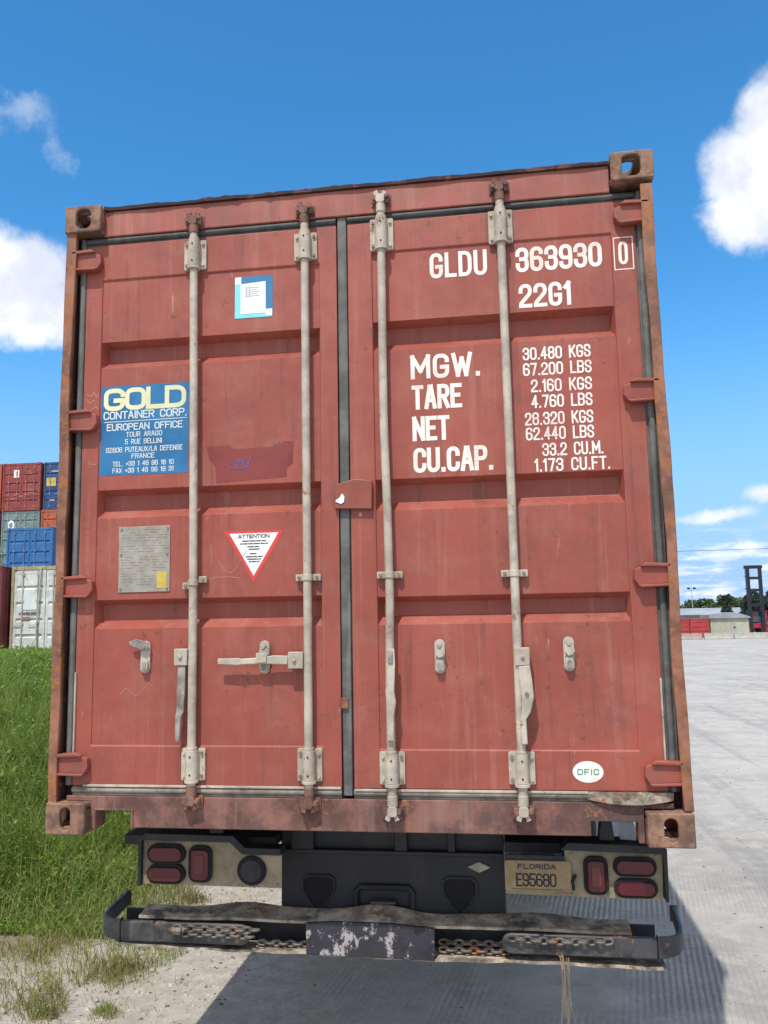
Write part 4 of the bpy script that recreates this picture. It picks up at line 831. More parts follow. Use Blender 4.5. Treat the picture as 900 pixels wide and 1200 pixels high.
CM().prism([(-.246, -.508), (.268, -.512), (.270, -.392), (.10, -.380), (-.15, -.380), (-.246, -.388)], .280, .296).build('centre_plate', 'scuffed', bumper, bevel=.004)
def endplate(s, xin, xout, z0, z1):
    pts = []
    r = (z1-z0)/2; cz = (z0+z1)/2
    for i in range(9):
        a = -math.pi/2+math.pi*i/8; pts.append((xin-(-s)*0 + s*(-r*math.cos(a)) + s*r, cz+r*math.sin(a)))
    pts = [(xout, z0)]+pts+[(xout, z1)] if s < 0 else [(xout, z0)]+pts+[(xout, z1)]
    if s > 0: pts = pts[::-1]
    return pts
for s, xin, xout in ((-1, -.474, -1.03), (1, .528, 1.11)):
    z0, z1 = (-.482, -.402) if s < 0 else (-.474, -.398)
    P_ = endplate(s, xin, xout, z0, z1)
    CM().prism(P_, .276, .2985).build('end_plate', 'bumper', bumper, bevel=.006)
    # hook: the end of the bar curves back
    path = [(xout, .288), (xout+s*.040, .290), (xout+s*.072, .302), (xout+s*.092, .335), (xout+s*.104, .40), (xout+s*.112, .50), (xout+s*.118, .60)]
    mb = CM(); vs = []; t_ = .020
    for i, (x, y) in enumerate(path):
        a = path[max(0, i-1)]; b = path[min(len(path)-1, i+1)]; d = Vector((b[0]-a[0], b[1]-a[1])).normalized(); nn = Vector((-d.y, d.x))*s*t_*.5
        zz = .002*i; zl = .0065*i; vs += [(x+nn.x, y+nn.y, z0-.002+zl), (x-nn.x, y-nn.y, z0-.002+zl), (x-nn.x, y-nn.y, z1+.002+zz), (x+nn.x, y+nn.y, z1+.002+zz)]
    k = len(path); mb.add(vs, [(a*4+j, a*4+4+j, a*4+4+(j+1) % 4, a*4+(j+1) % 4) for a in range(k-1) for j in range(4)]+[(3, 2, 1, 0), (k*4-4, k*4-3, k*4-2, k*4-1)]); mb.build('end_hook', 'bumper', bumper, bevel=.006)
def chain(x0, x1, y, z, sag=.0, r=.0048, ln=.040, seed=1):
    mb = CM(); x = x0; i = 0; R_ = random.Random(seed)
    while x < x1:
        pts = []; w = .011
        for k in range(12):
            a = 2*math.pi*k/12; lx = math.cos(a); px = x+ln/2+lx*ln*.5; q = math.sin(a)*w; jit = R_.uniform(-.0005, .0005)
            zz = z+sag*math.sin((px-x0)/(x1-x0)*math.pi)
            pts.append((px, y+(q if i % 2 else 0)+jit, zz+(0 if i % 2 else q)))
        mb.tube(pts, r, 6, closed=True); x += ln*.74; i += 1
    return mb
chain(-.80, -.47, .268, -.418, -.004, seed=1).build('chain', 'chain', bumper); chain(-.76, -.49, .264, -.440, .002, seed=5).build('chain', 'chain', bumper)
chain(.55, .93, .266, -.412, -.006, seed=2).build('chain', 'chain', bumper)
chain(-.46, -.25, .33, -.486, 0, seed=3).build('chain', 'chain', bumper); chain(.28, .53, .33, -.486, 0, seed=4).build('chain', 'chain', bumper); chain(.28, .53, .345, -.464, 0, seed=6).build('chain', 'chain', bumper)
chain(-.88, -.60, .345, -.385, .002, seed=8).build('chain', 'chain', bumper)
mb = CM(); mb.tube([(-.80, .262, -.425), (-.745, .262, -.425)], .012, 10); mb.tube([(-.79, .25, -.425), (-.755, .25, -.425)], .015, 6); mb.build('shackle', 'chain', bumper)
for x in (-.25, .42): CM().box(x, x+.03, .405, .4295, -.5, -.40).build('bumper_bracket', 'black', ch, bevel=.003)
# axles and wheels, well forward under the floor
for y in (4.1, 5.4):
    CM().tube([(-.95, y, -.70), (1.0, y, -.70)], .07, 12).build('axle', 'black', ch)
    for s in (-1, 1):
        for d in (0, 1):
            xo = s*(1.16-d*.32)+.04; w = MB()
            prof = [(.22, -.10), (.36, -.125), (.47, -.12), (.50, -.09), (.50, .09), (.47, .12), (.36, .125), (.22, .10)]; n = 32
            def ring(mb_, prof_):
                vs = [(xo-s*.12+px, y+pr_*math.cos(2*math.pi*j/n), .502+pr_*math.sin(2*math.pi*j/n)) for pr_, px in prof_ for j in range(n)]; k = len(prof_)
                mb_.add(vs, [(((i) % k)*n+j, ((i) % k)*n+(j+1) % n, ((i+1) % k)*n+(j+1) % n, ((i+1) % k)*n+j) for i in range(k) for j in range(n)])
            e = bpy.data.objects.new('wheel', None); COL.objects.link(e); e.parent = ch
            ring(w, prof); w.build('tyre', 'tyre', e)
            w = MB(); w.tube([(xo-s*.12-.05, y, .502), (xo-s*.12+.05, y, .502)], .225, 24); w.build('rim', 'rim', e)
for s in (-1, 1): CM().box(*sorted((s*.70, s*.42)), 3.6, 5.9, -.62, -.50).build('suspension_beam', 'black', ch, bevel=.01)

for x in (-.62, .70): CM().box(x-.06, x+.06, 6.55, 6.67, -1.12, -.10).box(x-.14, x+.14, 6.48, 6.74, -1.196, -1.125).build('landing_leg', 'black', ch, bevel=.004)
CM().box(-.55, .63, 6.58, 6.64, -.30, -.22).build('leg_brace', 'black', ch)
# a wisp of straw caught on the bumper
mb = MB(); R_ = random.Random(3)
for i in range(13):
    x = .765+R_.uniform(-.018, .018); p = [(x, .275, BASE-.478)]; dx = R_.uniform(-.05, .035); n = 6; ln = R_.uniform(.14, .34)
    for k in range(1, n+1): p.append((x+dx*(k/n)**1.4+R_.uniform(-.003, .003), .272-R_.uniform(0, .02), BASE-.478-ln*k/n))
    mb.tube(p, .0010, 4)
    if i % 3 == 0: mb.tube([(x, .274, BASE-.478), (x+R_.uniform(-.02, .02), .29, BASE-.45)], .0015, 4)
prop(mb.build('straw_wisp', 'straw'), 'wisp of dry straw hanging from the bumper bar', 'straw')

# ------------------------------------------------------------------ vegetation
def blades(name, pts, hts, mat, wid=0.006, lean=0.45, parent=None, leafy=0.0, seed=0, org=None):
    rng = np.random.default_rng(seed); n = len(pts); pts = np.asarray(pts); hts = np.asarray(hts)
    wid = np.asarray(wid)*np.ones(n)
    az = rng.uniform(0, 2*np.pi, n); ln = lean*rng.uniform(0.2, 1.2, n); d = np.stack([np.cos(az), np.sin(az), 0*az], 1)
    fa = rng.uniform(0, 2*np.pi, n); wdir = np.stack([np.cos(fa), np.sin(fa), 0*fa], 1)
    p0 = pts; up = np.array([0, 0, 1.0])
    p1 = p0+up*(hts*.55)[:, None]+d*(hts*ln*.3)[:, None]; p2 = p0+up*(hts*.95)[:, None]+d*(hts*ln)[:, None]
    w = wid[:, None]*wdir
    V = np.stack([p0-w*.5, p0+w*.5, p1+w*.5, p1-w*.5, p2], 1).reshape(-1, 3)
    b = (np.arange(n)*5)[:, None]
    F4 = b+np.array([0, 1, 2, 3]); F3 = b+np.array([3, 2, 4])
    if leafy:
        m = int(n*leafy); idx = rng.integers(0, n, m); t = rng.uniform(.25, 1.0, m)
        c = p0[idx]+up*(hts[idx]*t)[:, None]+d[idx]*(hts[idx]*ln[idx]*t*t)[:, None]
        a2 = rng.uniform(0, 2*np.pi, m); s = wid[idx]*rng.uniform(2.0, 4.0, m)
        tilt = rng.uniform(-.2, .8, m); u = np.stack([np.cos(a2), np.sin(a2), tilt], 1); v = np.stack([-np.sin(a2), np.cos(a2), rng.uniform(-.4, .4, m)], 1)
        q = np.stack([c, c+u*s[:, None]*.6+v*s[:, None]*.4, c+u*(s*1.5)[:, None], c+u*s[:, None]*.6-v*s[:, None]*.4], 1).reshape(-1, 3)
        L4 = len(V)+(np.arange(m)*4)[:, None]+np.array([0, 1, 2, 3]); V = np.concatenate([V, q]); F4 = np.concatenate([F4, L4])
    if org is not None: V = V-np.asarray(org)
    nv = len(V); loops = np.concatenate([F4.ravel(), F3.ravel()]); starts = np.concatenate([np.arange(len(F4))*4, len(F4)*4+np.arange(len(F3))*3])
    me = bpy.data.meshes.new(name); me.vertices.add(nv); me.vertices.foreach_set('co', V.ravel()); me.loops.add(len(loops)); me.loops.foreach_set('vertex_index', loops.astype(np.int32))
    me.polygons.add(len(starts)); me.polygons.foreach_set('loop_start', starts.astype(np.int32)); me.update(calc_edges=True); me.validate()
    me.materials.append(M[mat]); o = bpy.data.objects.new(name, me); COL.objects.link(o)
    if org is not None: o.location = org
    if parent: o.parent = parent
    return o
def on_ground(x, y): return np.stack([x, y, terrain(x, y)], 1)
def edge_x(y): return -2.12 - 0.25*np.sin(y*2.3) - 0.14*np.sin(y*5.1+1) + 0.05*(y-2.5)
# dense weeds
rng = np.random.default_rng(5)
def field(n, y0, y1, xl, dens_edge=True):
    y = rng.uniform(y0, y1, n); x0 = xl(y); x1 = edge_x(y); x = x0+(x1-x0)*rng.uniform(0, 1, n); return x, y
xl = lambda y: -0.2-0.72*(y+3.2)
zones = [(22000, 2.2, 4.5, .42, .0065), (30000, 4.3, 9, .66, .0095), (22000, 9, 16, .38, .018), (14000, 16, 22.4, .26, .026), (9000, 23, 40, .4, .05)]
P_, H_, W_ = [], [], []
for n_, a, b, h, w in zones:
    x, y = field(n_, a, b, xl)
    cl = .45+.55*np.sin(x*2.9+1.3*np.sin(y*1.7))*np.sin(y*3.3+x*1.4) + .35*np.sin(x*7.3+y*2)*np.sin(y*6.1) + rng.uniform(0, .35, n_)
    front = np.clip((y-2.0+.5*np.sin(x*3))/1.2, .12, 1)*np.clip((edge_x(y)-x)/.55+.25, .2, 1)
    P_.append(on_ground(x, y)); H_.append(h*np.clip(.55+.5*cl, .35, 1.25)*front*rng.uniform(.55, 1.15, n_)); W_.append(np.full(n_, w)*rng.uniform(.6, 1.4, n_))
P_ = np.concatenate(P_); H_ = np.concatenate(H_); W_ = np.concatenate(W_)
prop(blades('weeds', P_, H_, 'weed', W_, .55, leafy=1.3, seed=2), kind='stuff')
k = (RNG.uniform(0, 1, len(P_)) < .17) & (P_[:, 1] < 20)
prop(blades('tall_grass', P_[k], H_[k]*RNG.uniform(1.1, 1.9, k.sum()), 'grass', W_[k]*.55, .6, seed=12), kind='stuff')
k = (RNG.uniform(0, 1, len(P_)) < .02) & (P_[:, 1] > 9) & (P_[:, 1] < 22)
prop(blades('white_flowers', P_[k]+np.array([0, 0, 1])*(H_[k]*.85)[:, None], H_[k]*0+.03, 'flower', .008, .8, leafy=1.5, seed=13), kind='stuff')
n_ = 2600; y = rng.uniform(2.2, 12, n_); x0_ = xl(y); x = edge_x(y)-np.abs(rng.normal(0, 1, n_))*(.5+.25*y); k = x > x0_; x, y = x[k], y[k]
prop(blades('dead_stems', on_ground(x, y), rng.uniform(.2, .62, len(x))*np.clip((y-1.6)/1.5, .3, 1), 'dry', .0042, .75, leafy=.4, seed=31), kind='stuff')
# paler grass mixed in and spilling over the gravel
n_ = 6500; y = rng.uniform(1.2, 5.5, n_); x = edge_x(y)+.32-np.abs(rng.normal(0, .75, n_)); k = (x > -6); x, y = x[k], y[k]
prop(blades('grass', on_ground(x, y), rng.uniform(.06, .26, len(x))*np.clip((y-.6)/2.2, .25, 1), 'grass', .0045, .8, seed=3), kind='stuff')
n_ = 7000; y = rng.uniform(.7, 2.9, n_); x = -2.02-.25*np.sin(y*4)-np.abs(rng.normal(0, .45, n_)); keep = (np.sin(x*5.3+y*3.1)+np.sin(y*7.7-x*2.2)+rng.normal(0, .5, n_)) > .1; x, y = x[keep], y[keep]
prop(blades('dry_grass', on_ground(x, y), rng.uniform(.03, .10, len(x)), 'dry', .004, 1.1, seed=4), kind='stuff')
n_ = 500; x = rng.uniform(-3.2, -1.2, n_); y = rng.uniform(.9, 3.6, n_)
prop(blades('sprouts', on_ground(x, y), rng.uniform(.02, .06, n_), 'grass', .004, 1.3, seed=14), kind='stuff')
def tuft(x, y, r, n, h, mat, label, seed):
    g = np.random.default_rng(seed); px = x+g.normal(0, r, n); py = y+g.normal(0, r*1.0, n)
    hh = g.uniform(.4, 1.1, n)*h*np.exp(-((px-x)**2+(py-y)**2)/(3*r*r))
    o = blades('grass_tuft', on_ground(px, py), np.maximum(hh, .02), mat, .004, .9, seed=seed, org=(x, y, 0)); prop(o, label, 'grass tuft', 'tufts of grass on the pale gravel')
tuft(-1.72, 1.70, .12, 620, .13, 'dry', 'wide yellow-green grass tuft on gravel below the left bumper end', 21)
tuft(-1.55, 1.22, .045, 160, .10, 'grass', 'small green grass tuft at the bottom edge of the gravel', 22)
tuft(-1.75, 2.95, .07, 300, .14, 'dry', 'dry yellow grass tuft on gravel seen below the left lamp panel', 23)
tuft(-1.98, 2.35, .10, 340, .13, 'grass', 'green grass tuft beside the left bumper hook, near the weeds', 24)
tuft(-1.86, 1.16, .05, 150, .08, 'grass', 'low green grass tuft in the lower left corner of the gravel', 25)
# loose stones
def stones(name, n, fx, smin, smax, mat, seed):
    g = np.random.default_rng(seed); mb = MB(); base = [(1, 0, 0), (0, 1, 0), (-1, 0, 0), (0, -1, 0), (0, 0, 1), (0, 0, -1)]; fs = [(0, 1, 4), (1, 2, 4), (2, 3, 4), (3, 0, 4), (1, 0, 5), (2, 1, 5), (3, 2, 5), (0, 3, 5)]
    for i in range(n):
        x, y = fx(g); s = smin+(smax-smin)*g.random()**3; j = g.uniform(.6, 1.3, (6, 3)); a = g.uniform(0, 6.28); c, q = math.cos(a), math.sin(a); z = float(terrain(x, y))
        mb.add([(x+(c*b[0]*j[k][0]-q*b[1]*j[k][1])*s, y+(q*b[0]*j[k][0]+c*b[1]*j[k][1])*s, z+b[2]*s*.5*j[k][2]+s*.1) for k, b in enumerate(base)], fs)
    return prop(mb.build(name, mat, smooth=False), kind='stuff')
M['stone'] = weather('pale_stone', (0.36, 0.335, 0.29), .9, scale=9, var=.3)
M['debris'] = weather('dark_debris', (0.12, 0.10, 0.085), .9, scale=9, var=.3)
stones('gravel', 3200, lambda g: (-1.0-abs(g.normal(0, .8)), g.uniform(.6, 4.5)), .003, .018, 'stone', 1)
stones('debris', 800, lambda g: (-.9-abs(g.normal(0, .8)), g.uniform(.6, 4.5)), .003, .016, 'debris', 2)
stones('grit', 700, lambda g: (g.uniform(-1.0, 4.5), g.uniform(.5, 9)), .002, .013, 'debris', 3)
stones('pale_grit', 900, lambda g: (g.uniform(-1.0, 4.5), g.uniform(.5, 9)), .002, .010, 'stone', 4)

# ------------------------------------------------------------------ stacked containers on the left
def cmat(name, col, rust=.2):
    if name not in M: M[name] = weather(name, col, .55, scale=2.0, var=.15, streak=.3, streakcol=tuple(min(1, c*1.3+.05) for c in col), rust=rust, dirt=.3, dirtcol=tuple(c*.5 for c in col), bmp=.1)
    return name
def mini(x0, y, z, mat, label, Hh=2.591, group='containers stacked in the yard', rodmat=None, depth=6.06, extra=None, frame=None):
    root = empty('stacked_container', (x0+1.219, y, z), label, 'shipping container', group); rodmat = rodmat or mat; frame = frame or mat
    mb = MB()
    for s in (-1, 1):
        a, b = sorted((s*1.219, s*1.13)); mb.box(a, b, 0, .13, .118, Hh-.118)
        a, b = sorted((s*1.219, s*1.057))
        for zz in (0, Hh-.118): mb.box(a, b, -.004, .17, zz, zz+.118); mb.box(a, b, depth-.17, depth, zz, zz+.118)
    mb.box(-1.057, 1.057, .02, .13, Hh-.13, Hh-.01); mb.box(-1.057, 1.057, .02, .13, .02, .15); mb.build('frame', frame, root)
    for s in (-1, 1):
        o = corrug(.15, depth-.1, .13, Hh-.06, s*1.21, s).build('side_wall', mat, root, smooth=False)
    MB().box(-1.2, 1.2, .14, depth-.02, Hh-.05, Hh-.02).box(-1.2, 1.2, .14, depth-.02, .10, .14).box(-1.2, 1.2, depth-.08, depth-.03, .14, Hh-.05).build('roof_and_floor', mat, root)
    for s in (-1, 1):
        a, b = (-1.128, -.012) if s < 0 else (.012, 1.128); k = Hh/2.591
        tr = [(2.06*k, 1.93*k), (1.40*k, 1.27*k), (.90*k, .77*k)] if Hh < 2.8 else [(2.25, 2.12), (1.72, 1.59), (1.18, 1.05), (.66, .53)]
        d = door_mesh(a, b, .16, Hh-.14, a+.08, b-.08, .28, Hh-.26, tr, .035, .042, .085, .06).build('door', mat, root)
        for f in (.24, .72):
            x = a+(b-a)*f if s > 0 else b-(b-a)*f
            mb = MB(); mb.tube([(x, .012, .10), (x, .012, Hh-.10)], .018, 8)
            for zz in (.25, 1.0, Hh*.6, Hh-.28): mb.box(x-.055, x+.055, .008, .034, zz-.04, zz+.04)
            mb.build('lock_rod', rodmat, d)
            mb = MB(); mb.box(x-.02, x+.30*s if s > 0 else x+.02, -.008, .004, .93, .96) if s > 0 else mb.box(x-.30, x+.02, -.008, .004, .93, .96); mb.build('handle', rodmat, d)
    if extra: extra(root)
    return root
cmat('oxide_red', (0.27, 0.055, 0.05)); cmat('maroon', (0.16, 0.03, 0.035)); cmat('teal_grey', (0.17, 0.24, 0.24)); cmat('orange_red', (0.40, 0.10, 0.05)); cmat('strong_blue', (0.035, 0.14, 0.36)); cmat('navy', (0.035, 0.07, 0.17)); cmat('rod_pale', (.42, .40, .36)); cmat('rod_blue', (.10, .24, .45)); cmat('rod_red', (.36, .16, .14)); cmat('white_box', (0.58, 0.60, 0.57), .25); cmat('tan_frame', (.38, .32, .2), .45); cmat('green_box', (.06, .15, .09))
def patch_deco(x0, x1, z0, z1, mat, name='painted_square', y=.024):
    def f(root): MB().box(x0, x1, y, y+.006, z0, z1).build(name, mat, root)
    return f
def deco_red(root):
    MB().box(-.52, -.18, .026, .034, 2.02, 2.48).build('painted_square', 'white_clean', root)
    mb = MB(); text(mb, '7', -.42, -.28, 2.10, .28, .05, .0245); mb.build('square_mark', 'oxide_red', root, smooth=False)
    mb = MB()
    for i, z in enumerate((2.35, 2.22, 1.55, 1.2)): mb.box(.25+.05*i, .62+.04*i, .030, .034, z, z+.07)
    for x in (-.7, .45, -.2): mb.box(x, x+.3, .030, .034, .9+.3*x, .98+.3*x)
    mb.build('faded_lettering', 'rod_red', root)
def deco_teal(root):
    mb = MB(); mb.prism([(-.62+.22*math.cos(2*math.pi*i/20), 1.75+.30*math.sin(2*math.pi*i/20)) for i in range(20)], .028, .034); mb.build('round_emblem', 'white_clean', root)
    mb = MB(); mb.prism([(-.62+.11*math.cos(2*math.pi*i/20), 1.75+.16*math.sin(2*math.pi*i/20)) for i in range(20)], .022, .0275); mb.build('emblem_centre', 'teal_grey', root)
def deco_navy(root):
    MB().box(-1.05, -.45, .026, .034, 1.45, 1.95).build('yellow_square', 'yellowtag', root)
    mb = MB(); mb.box(-.75, -.25, .028, .034, 2.3, 2.38); mb.box(-.8, -.5, .028, .034, .55, .64); mb.build('faded_lettering', 'rod_pale', root)
def deco_orange(root): MB().box(-.35, -.15, .026, .034, 1.4, 1.6).build('painted_square', 'white_clean', root)
# far wall of stacks: three columns, five high
PL = 1.1; Y3 = 42.5; X3 = (-31.72, -29.16, -26.60)
labs = {(1, 4): ('oxide_red', 'dull red container with a white square, top of the tall stack on the left', 2.591, 'rod_red', deco_red), (2, 4): ('navy', 'dark blue container with a yellow square, topmost beside the tall red one', 2.591, 'rod_blue', deco_navy),
        (0, 4): ('orange_red', 'orange-red container cut by the left edge of the photo, top row', 2.591, 'rod_red', None), (1, 3): ('teal_grey', 'grey-green container with a white round emblem, second row down', 2.591, 'rod_pale', deco_teal),
        (2, 3): ('orange_red', 'orange container under the dark blue one, second row down', 2.591, 'rod_red', deco_orange), (0, 3): ('maroon', 'dark maroon container cut by the left edge of the photo, second row', 2.591, 'rod_red', None)}
low = ['navy', 'maroon', 'oxide_red', 'green_box', 'teal_grey', 'maroon', 'navy', 'orange_red', 'oxide_red']; nm = {'navy': 'dark blue', 'maroon': 'maroon', 'oxide_red': 'dull red', 'green_box': 'green', 'teal_grey': 'grey-green', 'orange_red': 'orange-red'}
colname = ('leftmost', 'middle', 'right-hand'); rowname = ('bottom', 'second-lowest')
for r_ in range(4):
    for c_i in range(3):
        k = (c_i, r_+1)
        if k in labs: mt, lb, hh, rm, ex = labs[k]
        else: mt = low[r_*3+c_i]; lb = '%s container, %s in the %s column of the far stack' % (nm[mt], rowname[r_], colname[c_i]); hh = 2.591; rm = None; ex = None
        hh = 2.896 if r_ == 3 else hh
        mini(X3[c_i], Y3+.05*((r_*7+c_i*3) % 4), PL+2.591*r_, mt, lb, hh, 'containers stacked in the yard', rm, 6.06, ex)
mini(-23.92, 35, PL, 'navy', 'dark blue container underneath the bright blue one', 2.896); mini(-23.92, 35, PL+2.896, 'strong_blue', 'bright blue container with pale lock bars, in front of the tall stack', 2.896, rodmat='rod_blue')
def deco_white(root):
    MB().box(-.85, -.25, .026, .034, 1.45, 1.95).build('pale_square', 'palewhite', root)
    mb = MB(); text(mb, 'HAMBURG', -.92, -.30, 1.28, .10, .022, .025); mb.build('lettering', 'ink', root, smooth=False)
    MB().box(-.85, -.55, .026, .034, 1.12, 1.22).build('red_mark', 'rod_red', root)
    mb = MB(); mb.tube([(-.16, -.02, 2.85), (-.20, -.03, 1.9), (-.22, -.03, 1.4), (-.26, -.03, .9), (-.24, -.02, .1)], .026, 8); mb.build('bent_bar', 'rod_pale', root)
mini(-15.72, 22.6, PL+.02, 'white_box', 'dirty white container with a rusty top rail, standing behind the weeds', 2.896, rodmat='rod_pale', extra=deco_white, frame='tan_frame')
mini(-18.25, 22.2, PL+.02, 'maroon', 'maroon container at the left edge, beside the dirty white one', 2.896)

# ------------------------------------------------------------------ far side of the yard, right
GZ = -1.05
def barrier(x, y, L_, mat, label):
    mb = MB(); mb.prism([(-.30, 0), (.30, 0), (.30, .14), (.12, .36), (.08, .80), (-.08, .80), (-.12, .36), (-.30, .14)], 0, L_, 'x')
    o = mb.build('concrete_barrier', mat, bevel=.02); o.location = (x, y, GZ); prop(o, label, 'barrier', 'concrete barriers along the yard')
for i, (x, L_, mt, lb) in enumerate(((13.2, 3.4, 'brown_concrete', 'concrete barrier hidden mostly behind the container edge'), (17.0, 3.5, 'concrete_wall', 'concrete barrier left of the red boxes, by the container edge'), (20.8, 3.5, 'brown_concrete', 'stained barrier below the left red box'), (24.6, 3.4, 'concrete_wall', 'pale barrier below the right end of the red boxes'),
        (28.15, 4.6, 'concrete_wall', 'long pale barrier in front of the beige shed'), (33.0, 3.6, 'brown_concrete', 'brownish barrier in front of the red machine'), (36.8, 3.6, 'brown_concrete', 'brown barrier at the right edge of the photo'))):
    barrier(x, 107+.1*(i % 2), L_, mt, lb)
cmat('box_red', (.36, .045, .045))
for i, (x, lb) in enumerate(((22.05, 'red container on the left of the far pair, against the grey warehouse'), (24.62, 'red container on the right of the far pair, next to the beige shed'))):
    mini(x, 115, GZ, 'box_red', lb, 2.591, 'red containers across the yard')
# warehouse
wh = empty('warehouse', (34, 165, GZ), 'long low grey warehouse with a pale metal roof across the yard', 'warehouse')
MB().box(-14, 9.5, -6, 6, 0, 3.05).build('wall', 'wall_grey', wh)
mb = MB(); mb.prism([(-7, 3.06), (7, 3.06), (7, 3.16), (0, 4.35), (-7, 3.16)], -14.6, 10, 'x'); mb.build('roof', 'roof_metal', wh)
mb = MB(); [mb.box(-13+k*3, -11.4+k*3, -6.03, -6.001, .02, 2.5) for k in range(7)]; mb.build('roller_doors', 'wall_beige', wh)
sh = empty('shed', (30.2, 120, GZ), 'beige metal shed between the red containers and the machine', 'shed')
MB().box(-2.4, 2.6, -2.5, 2.5, 0, 2.55).build('wall', 'wall_beige', sh)
MB().prism([(-2.6, 2.56), (2.8, 2.56), (2.8, 2.72), (.9, 3.35), (-2.6, 3.05)], -2.8, 2.8).build('roof', 'wall_grey', sh)
MB().box(.1, .9, -2.53, -2.505, .02, 1.9).build('door', 'concrete_wall', sh); MB().box(.6, .8, -2.56, -2.531, 1.2, 1.42).build('vent', 'hole', sh)
# lamp pole
pz = float(terrain(42.7, 200)); lpz = empty('light_pole', (42.7, 200, pz), 'tall yard light pole with two floodlights above the trees', 'light pole')
MB().tube([(0, 0, 0), (0, 0, 9.2)], [.14, .07], 10).build('pole', 'pole', lpz)
MB().box(-.85, .85, -.04, .04, 8.95, 9.05).build('cross_arm', 'pole', lpz)
for s in (-1, 1): MB().box(s*.65-.30, s*.65+.30, -.2, .15, 9.06, 9.42).build('floodlight', 'darksteel', lpz, bevel=.03)
# container handler
hd = empty('container_handler', (38.3, 133, GZ), 'red container handler with a tall dark mast, parked across the yard', 'container handler')
mb = MB()
for x in (-1.05, .75): mb.box(x-.22, x+.22, -.3, .3, .6, 10.45)
mb.box(-1.5, 1.1, -.32, .32, 10.0, 10.5); mb.box(-1.1, .8, -.25, .25, 8.35, 8.75); mb.box(-1.1, .8, -.25, .25, 6.5, 6.9); mb.box(-1.1, .8, -.25, .25, 4.2, 4.7); mb.build('mast', 'darksteel', hd)
mb = MB(); [mb.tube([(x, -.35, 1), (x, -.35, 9.9)], .035, 6) for x in (-1.5, -1.38)]; mb.box(-1.7, -1.2, -.4, -.3, 8.8, 8.9); mb.box(-1.7, -1.2, -.4, -.3, 6.9, 7.0); mb.build('mast_chain', 'darksteel', hd)
mb = MB(); mb.prism([(-2.0, .9), (5.2, .9), (5.2, 1.9), (3.4, 2.0), (1.6, 1.75), (-.2, 1.6), (-2.0, 1.5)], .4, 3.2); mb.build('body', 'handler_red', hd, bevel=.05)
mb = MB(); mb.box(-.6, 1.5, .6, 2.2, 1.8, 3.35); mb.build('cab', 'glass_dark', hd, bevel=.05)
mb = MB()
for x in (-.65, 1.45):
    for y in (.55, 2.2): mb.box(x-.06, x+.08, y-.05, y+.06, 1.75, 3.4)
mb.box(-.75, 1.6, .5, 2.3, 3.41, 3.52); mb.build('cab_frame', 'handler_red', hd)
for x in (-1.4, 1.1, 4.2):
    for y in (.1, 3.3):
        e = bpy.data.objects.new('wheel', None); COL.objects.link(e); e.parent = hd
        MB().tube([(x, y-.25, .72), (x, y+.25, .72)], .72, 20).build('tyre', 'tyre', e); MB().tube([(x, y-.28, .72), (x, y+.28, .72)], .32, 14).build('rim', 'handler_red', e)
# power line
pw = empty('power_line', (0, 150, 0), 'thin overhead power line crossing the sky beyond the yard', 'power line')
mb = MB(); n = 40; mb.tube([(-8+88*i/n, 0, 14.2-1.0*(1-(2*i/n-1)**2)) for i in range(n+1)], .035, 5); mb.build('wire', 'darksteel', pw)
for x in (-8, 80): MB().tube([(x, 0, -1.1), (x, 0, 14.8)], [.18, .12], 8).build('pole', 'bark', pw)
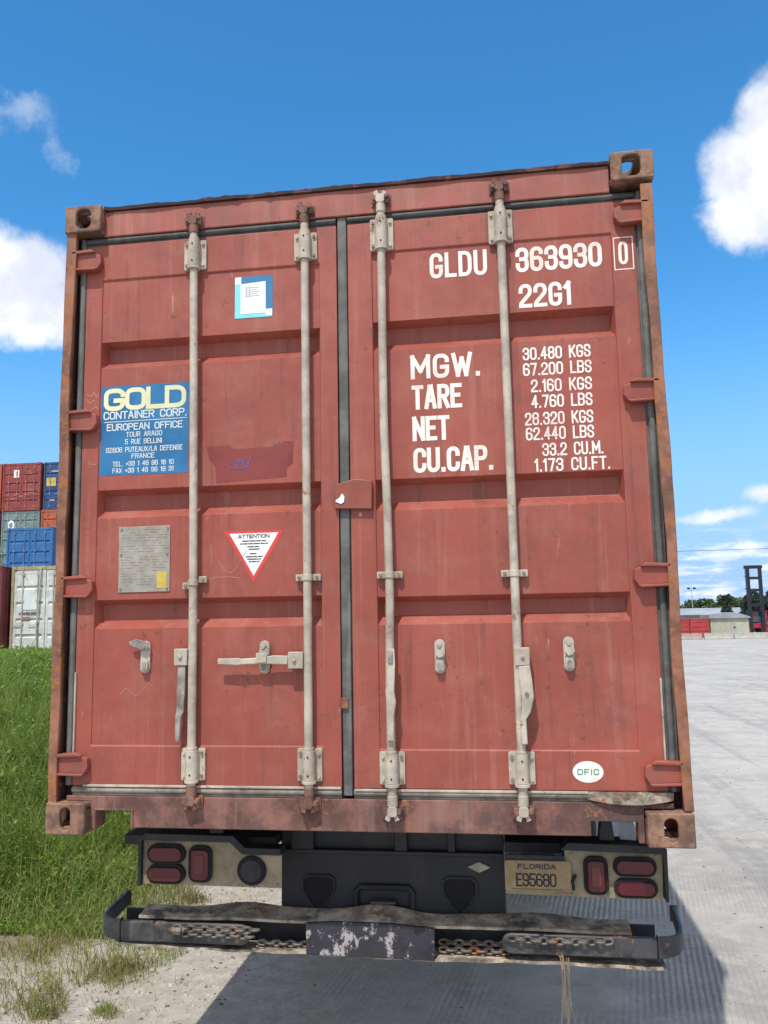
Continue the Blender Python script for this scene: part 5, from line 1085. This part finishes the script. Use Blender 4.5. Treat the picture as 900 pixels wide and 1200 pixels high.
# trees
def tree(x, y, h, w, mat, label, seed, n=1500, trunk=.3, leaf=.34, group='trees beyond the yard', sparse=False):
    g = np.random.default_rng(seed); z = float(terrain(x, y))
    root = empty('tree', (x, y, z), label, 'tree', group)
    mb = MB(); mb.tube([(0, 0, 0), (.1, .05, h*.4), (.05, 0, h*.7)], [.22, .15, .05], 8)
    cl = []
    for i in range(18 if not sparse else 6):
        a = g.uniform(0, 6.28); r = g.uniform(.1, .7)*w; zc = h*g.uniform(trunk+.15, .84); cl.append((r*math.cos(a), r*math.sin(a), zc, g.uniform(.28, .5)*w*(1.15-zc/h*.5)))
        mb.tube([(.08, .03, h*.35), (r*.5*math.cos(a), r*.5*math.sin(a), (h*.35+zc)/2), cl[-1][:3]], [.10, .07, .03], 6)
    mb.build('trunk', 'bark', root)
    cl = np.array(cl); k = g.integers(0, len(cl), n); d = g.normal(0, 1, (n, 3)); d /= np.linalg.norm(d, axis=1)[:, None]
    c = cl[k, :3]+d*(cl[k, 3]*g.uniform(.45, 1.05, n)**.6)[:, None]*np.array([1, 1, .8]); s = leaf*g.uniform(.5, 1.3, n)
    u = g.normal(0, 1, (n, 3)); u /= np.linalg.norm(u, axis=1)[:, None]; v = np.cross(u, g.normal(0, 1, (n, 3))); v /= np.linalg.norm(v, axis=1)[:, None]
    V = np.stack([c-u*s[:, None]*.5, c+v*s[:, None]*.3, c+u*s[:, None]*.5, c-v*s[:, None]*.3], 1).reshape(-1, 3)
    me = bpy.data.meshes.new('crown'); me.from_pydata(V.tolist(), [], (np.arange(n*4).reshape(-1, 4)).tolist()); me.materials.append(M[mat]); o = bpy.data.objects.new('crown', me); COL.objects.link(o); o.parent = root
kinds = ['broad green tree in the row behind the warehouse', 'round-topped green tree in the row behind the warehouse', 'low bushy tree in the row behind the warehouse']
for i in range(15):
    x = 36+i*3.1+RNG.uniform(-.6, .6); side = 'tree number'
    pos = ['farthest left', 'second from the left', 'third from the left', 'fourth from the left', 'fifth from the left', 'left of centre', 'in the middle', 'just right of centre', 'eighth from the right edge', 'seventh from the right edge', 'sixth from the right edge', 'fifth from the right edge', 'fourth from the right edge', 'third from the right edge', 'last on the right'][i]
    tree(x+.0, 222+RNG.uniform(-6, 6), RNG.uniform(7.2, 8.8), RNG.uniform(3.8, 4.6), 'leaf', 'green tree in the row behind the warehouse, '+pos, 50+i, 5000, -.05, .6)
for i, (x, y, h, w, lb) in enumerate(((43.0, 150, 7.4, 3.4, 'large dark tree behind the red machine, under its mast'), (47.2, 152, 8.2, 3.6, 'large dark tree at the right edge behind the red machine'), (39.4, 156, 5.2, 2.2, 'small dark tree right of the beige shed'))):
    tree(x, y, h, w, 'leaf_dark', lb, 80+i, 7000, -.05, .5)
tree(44.8, 176, 8.3, 1.8, 'leaf_dark', 'thin palm-like tree with a sparse crown over the shed roof', 90, 260, .5, .6, sparse=True)
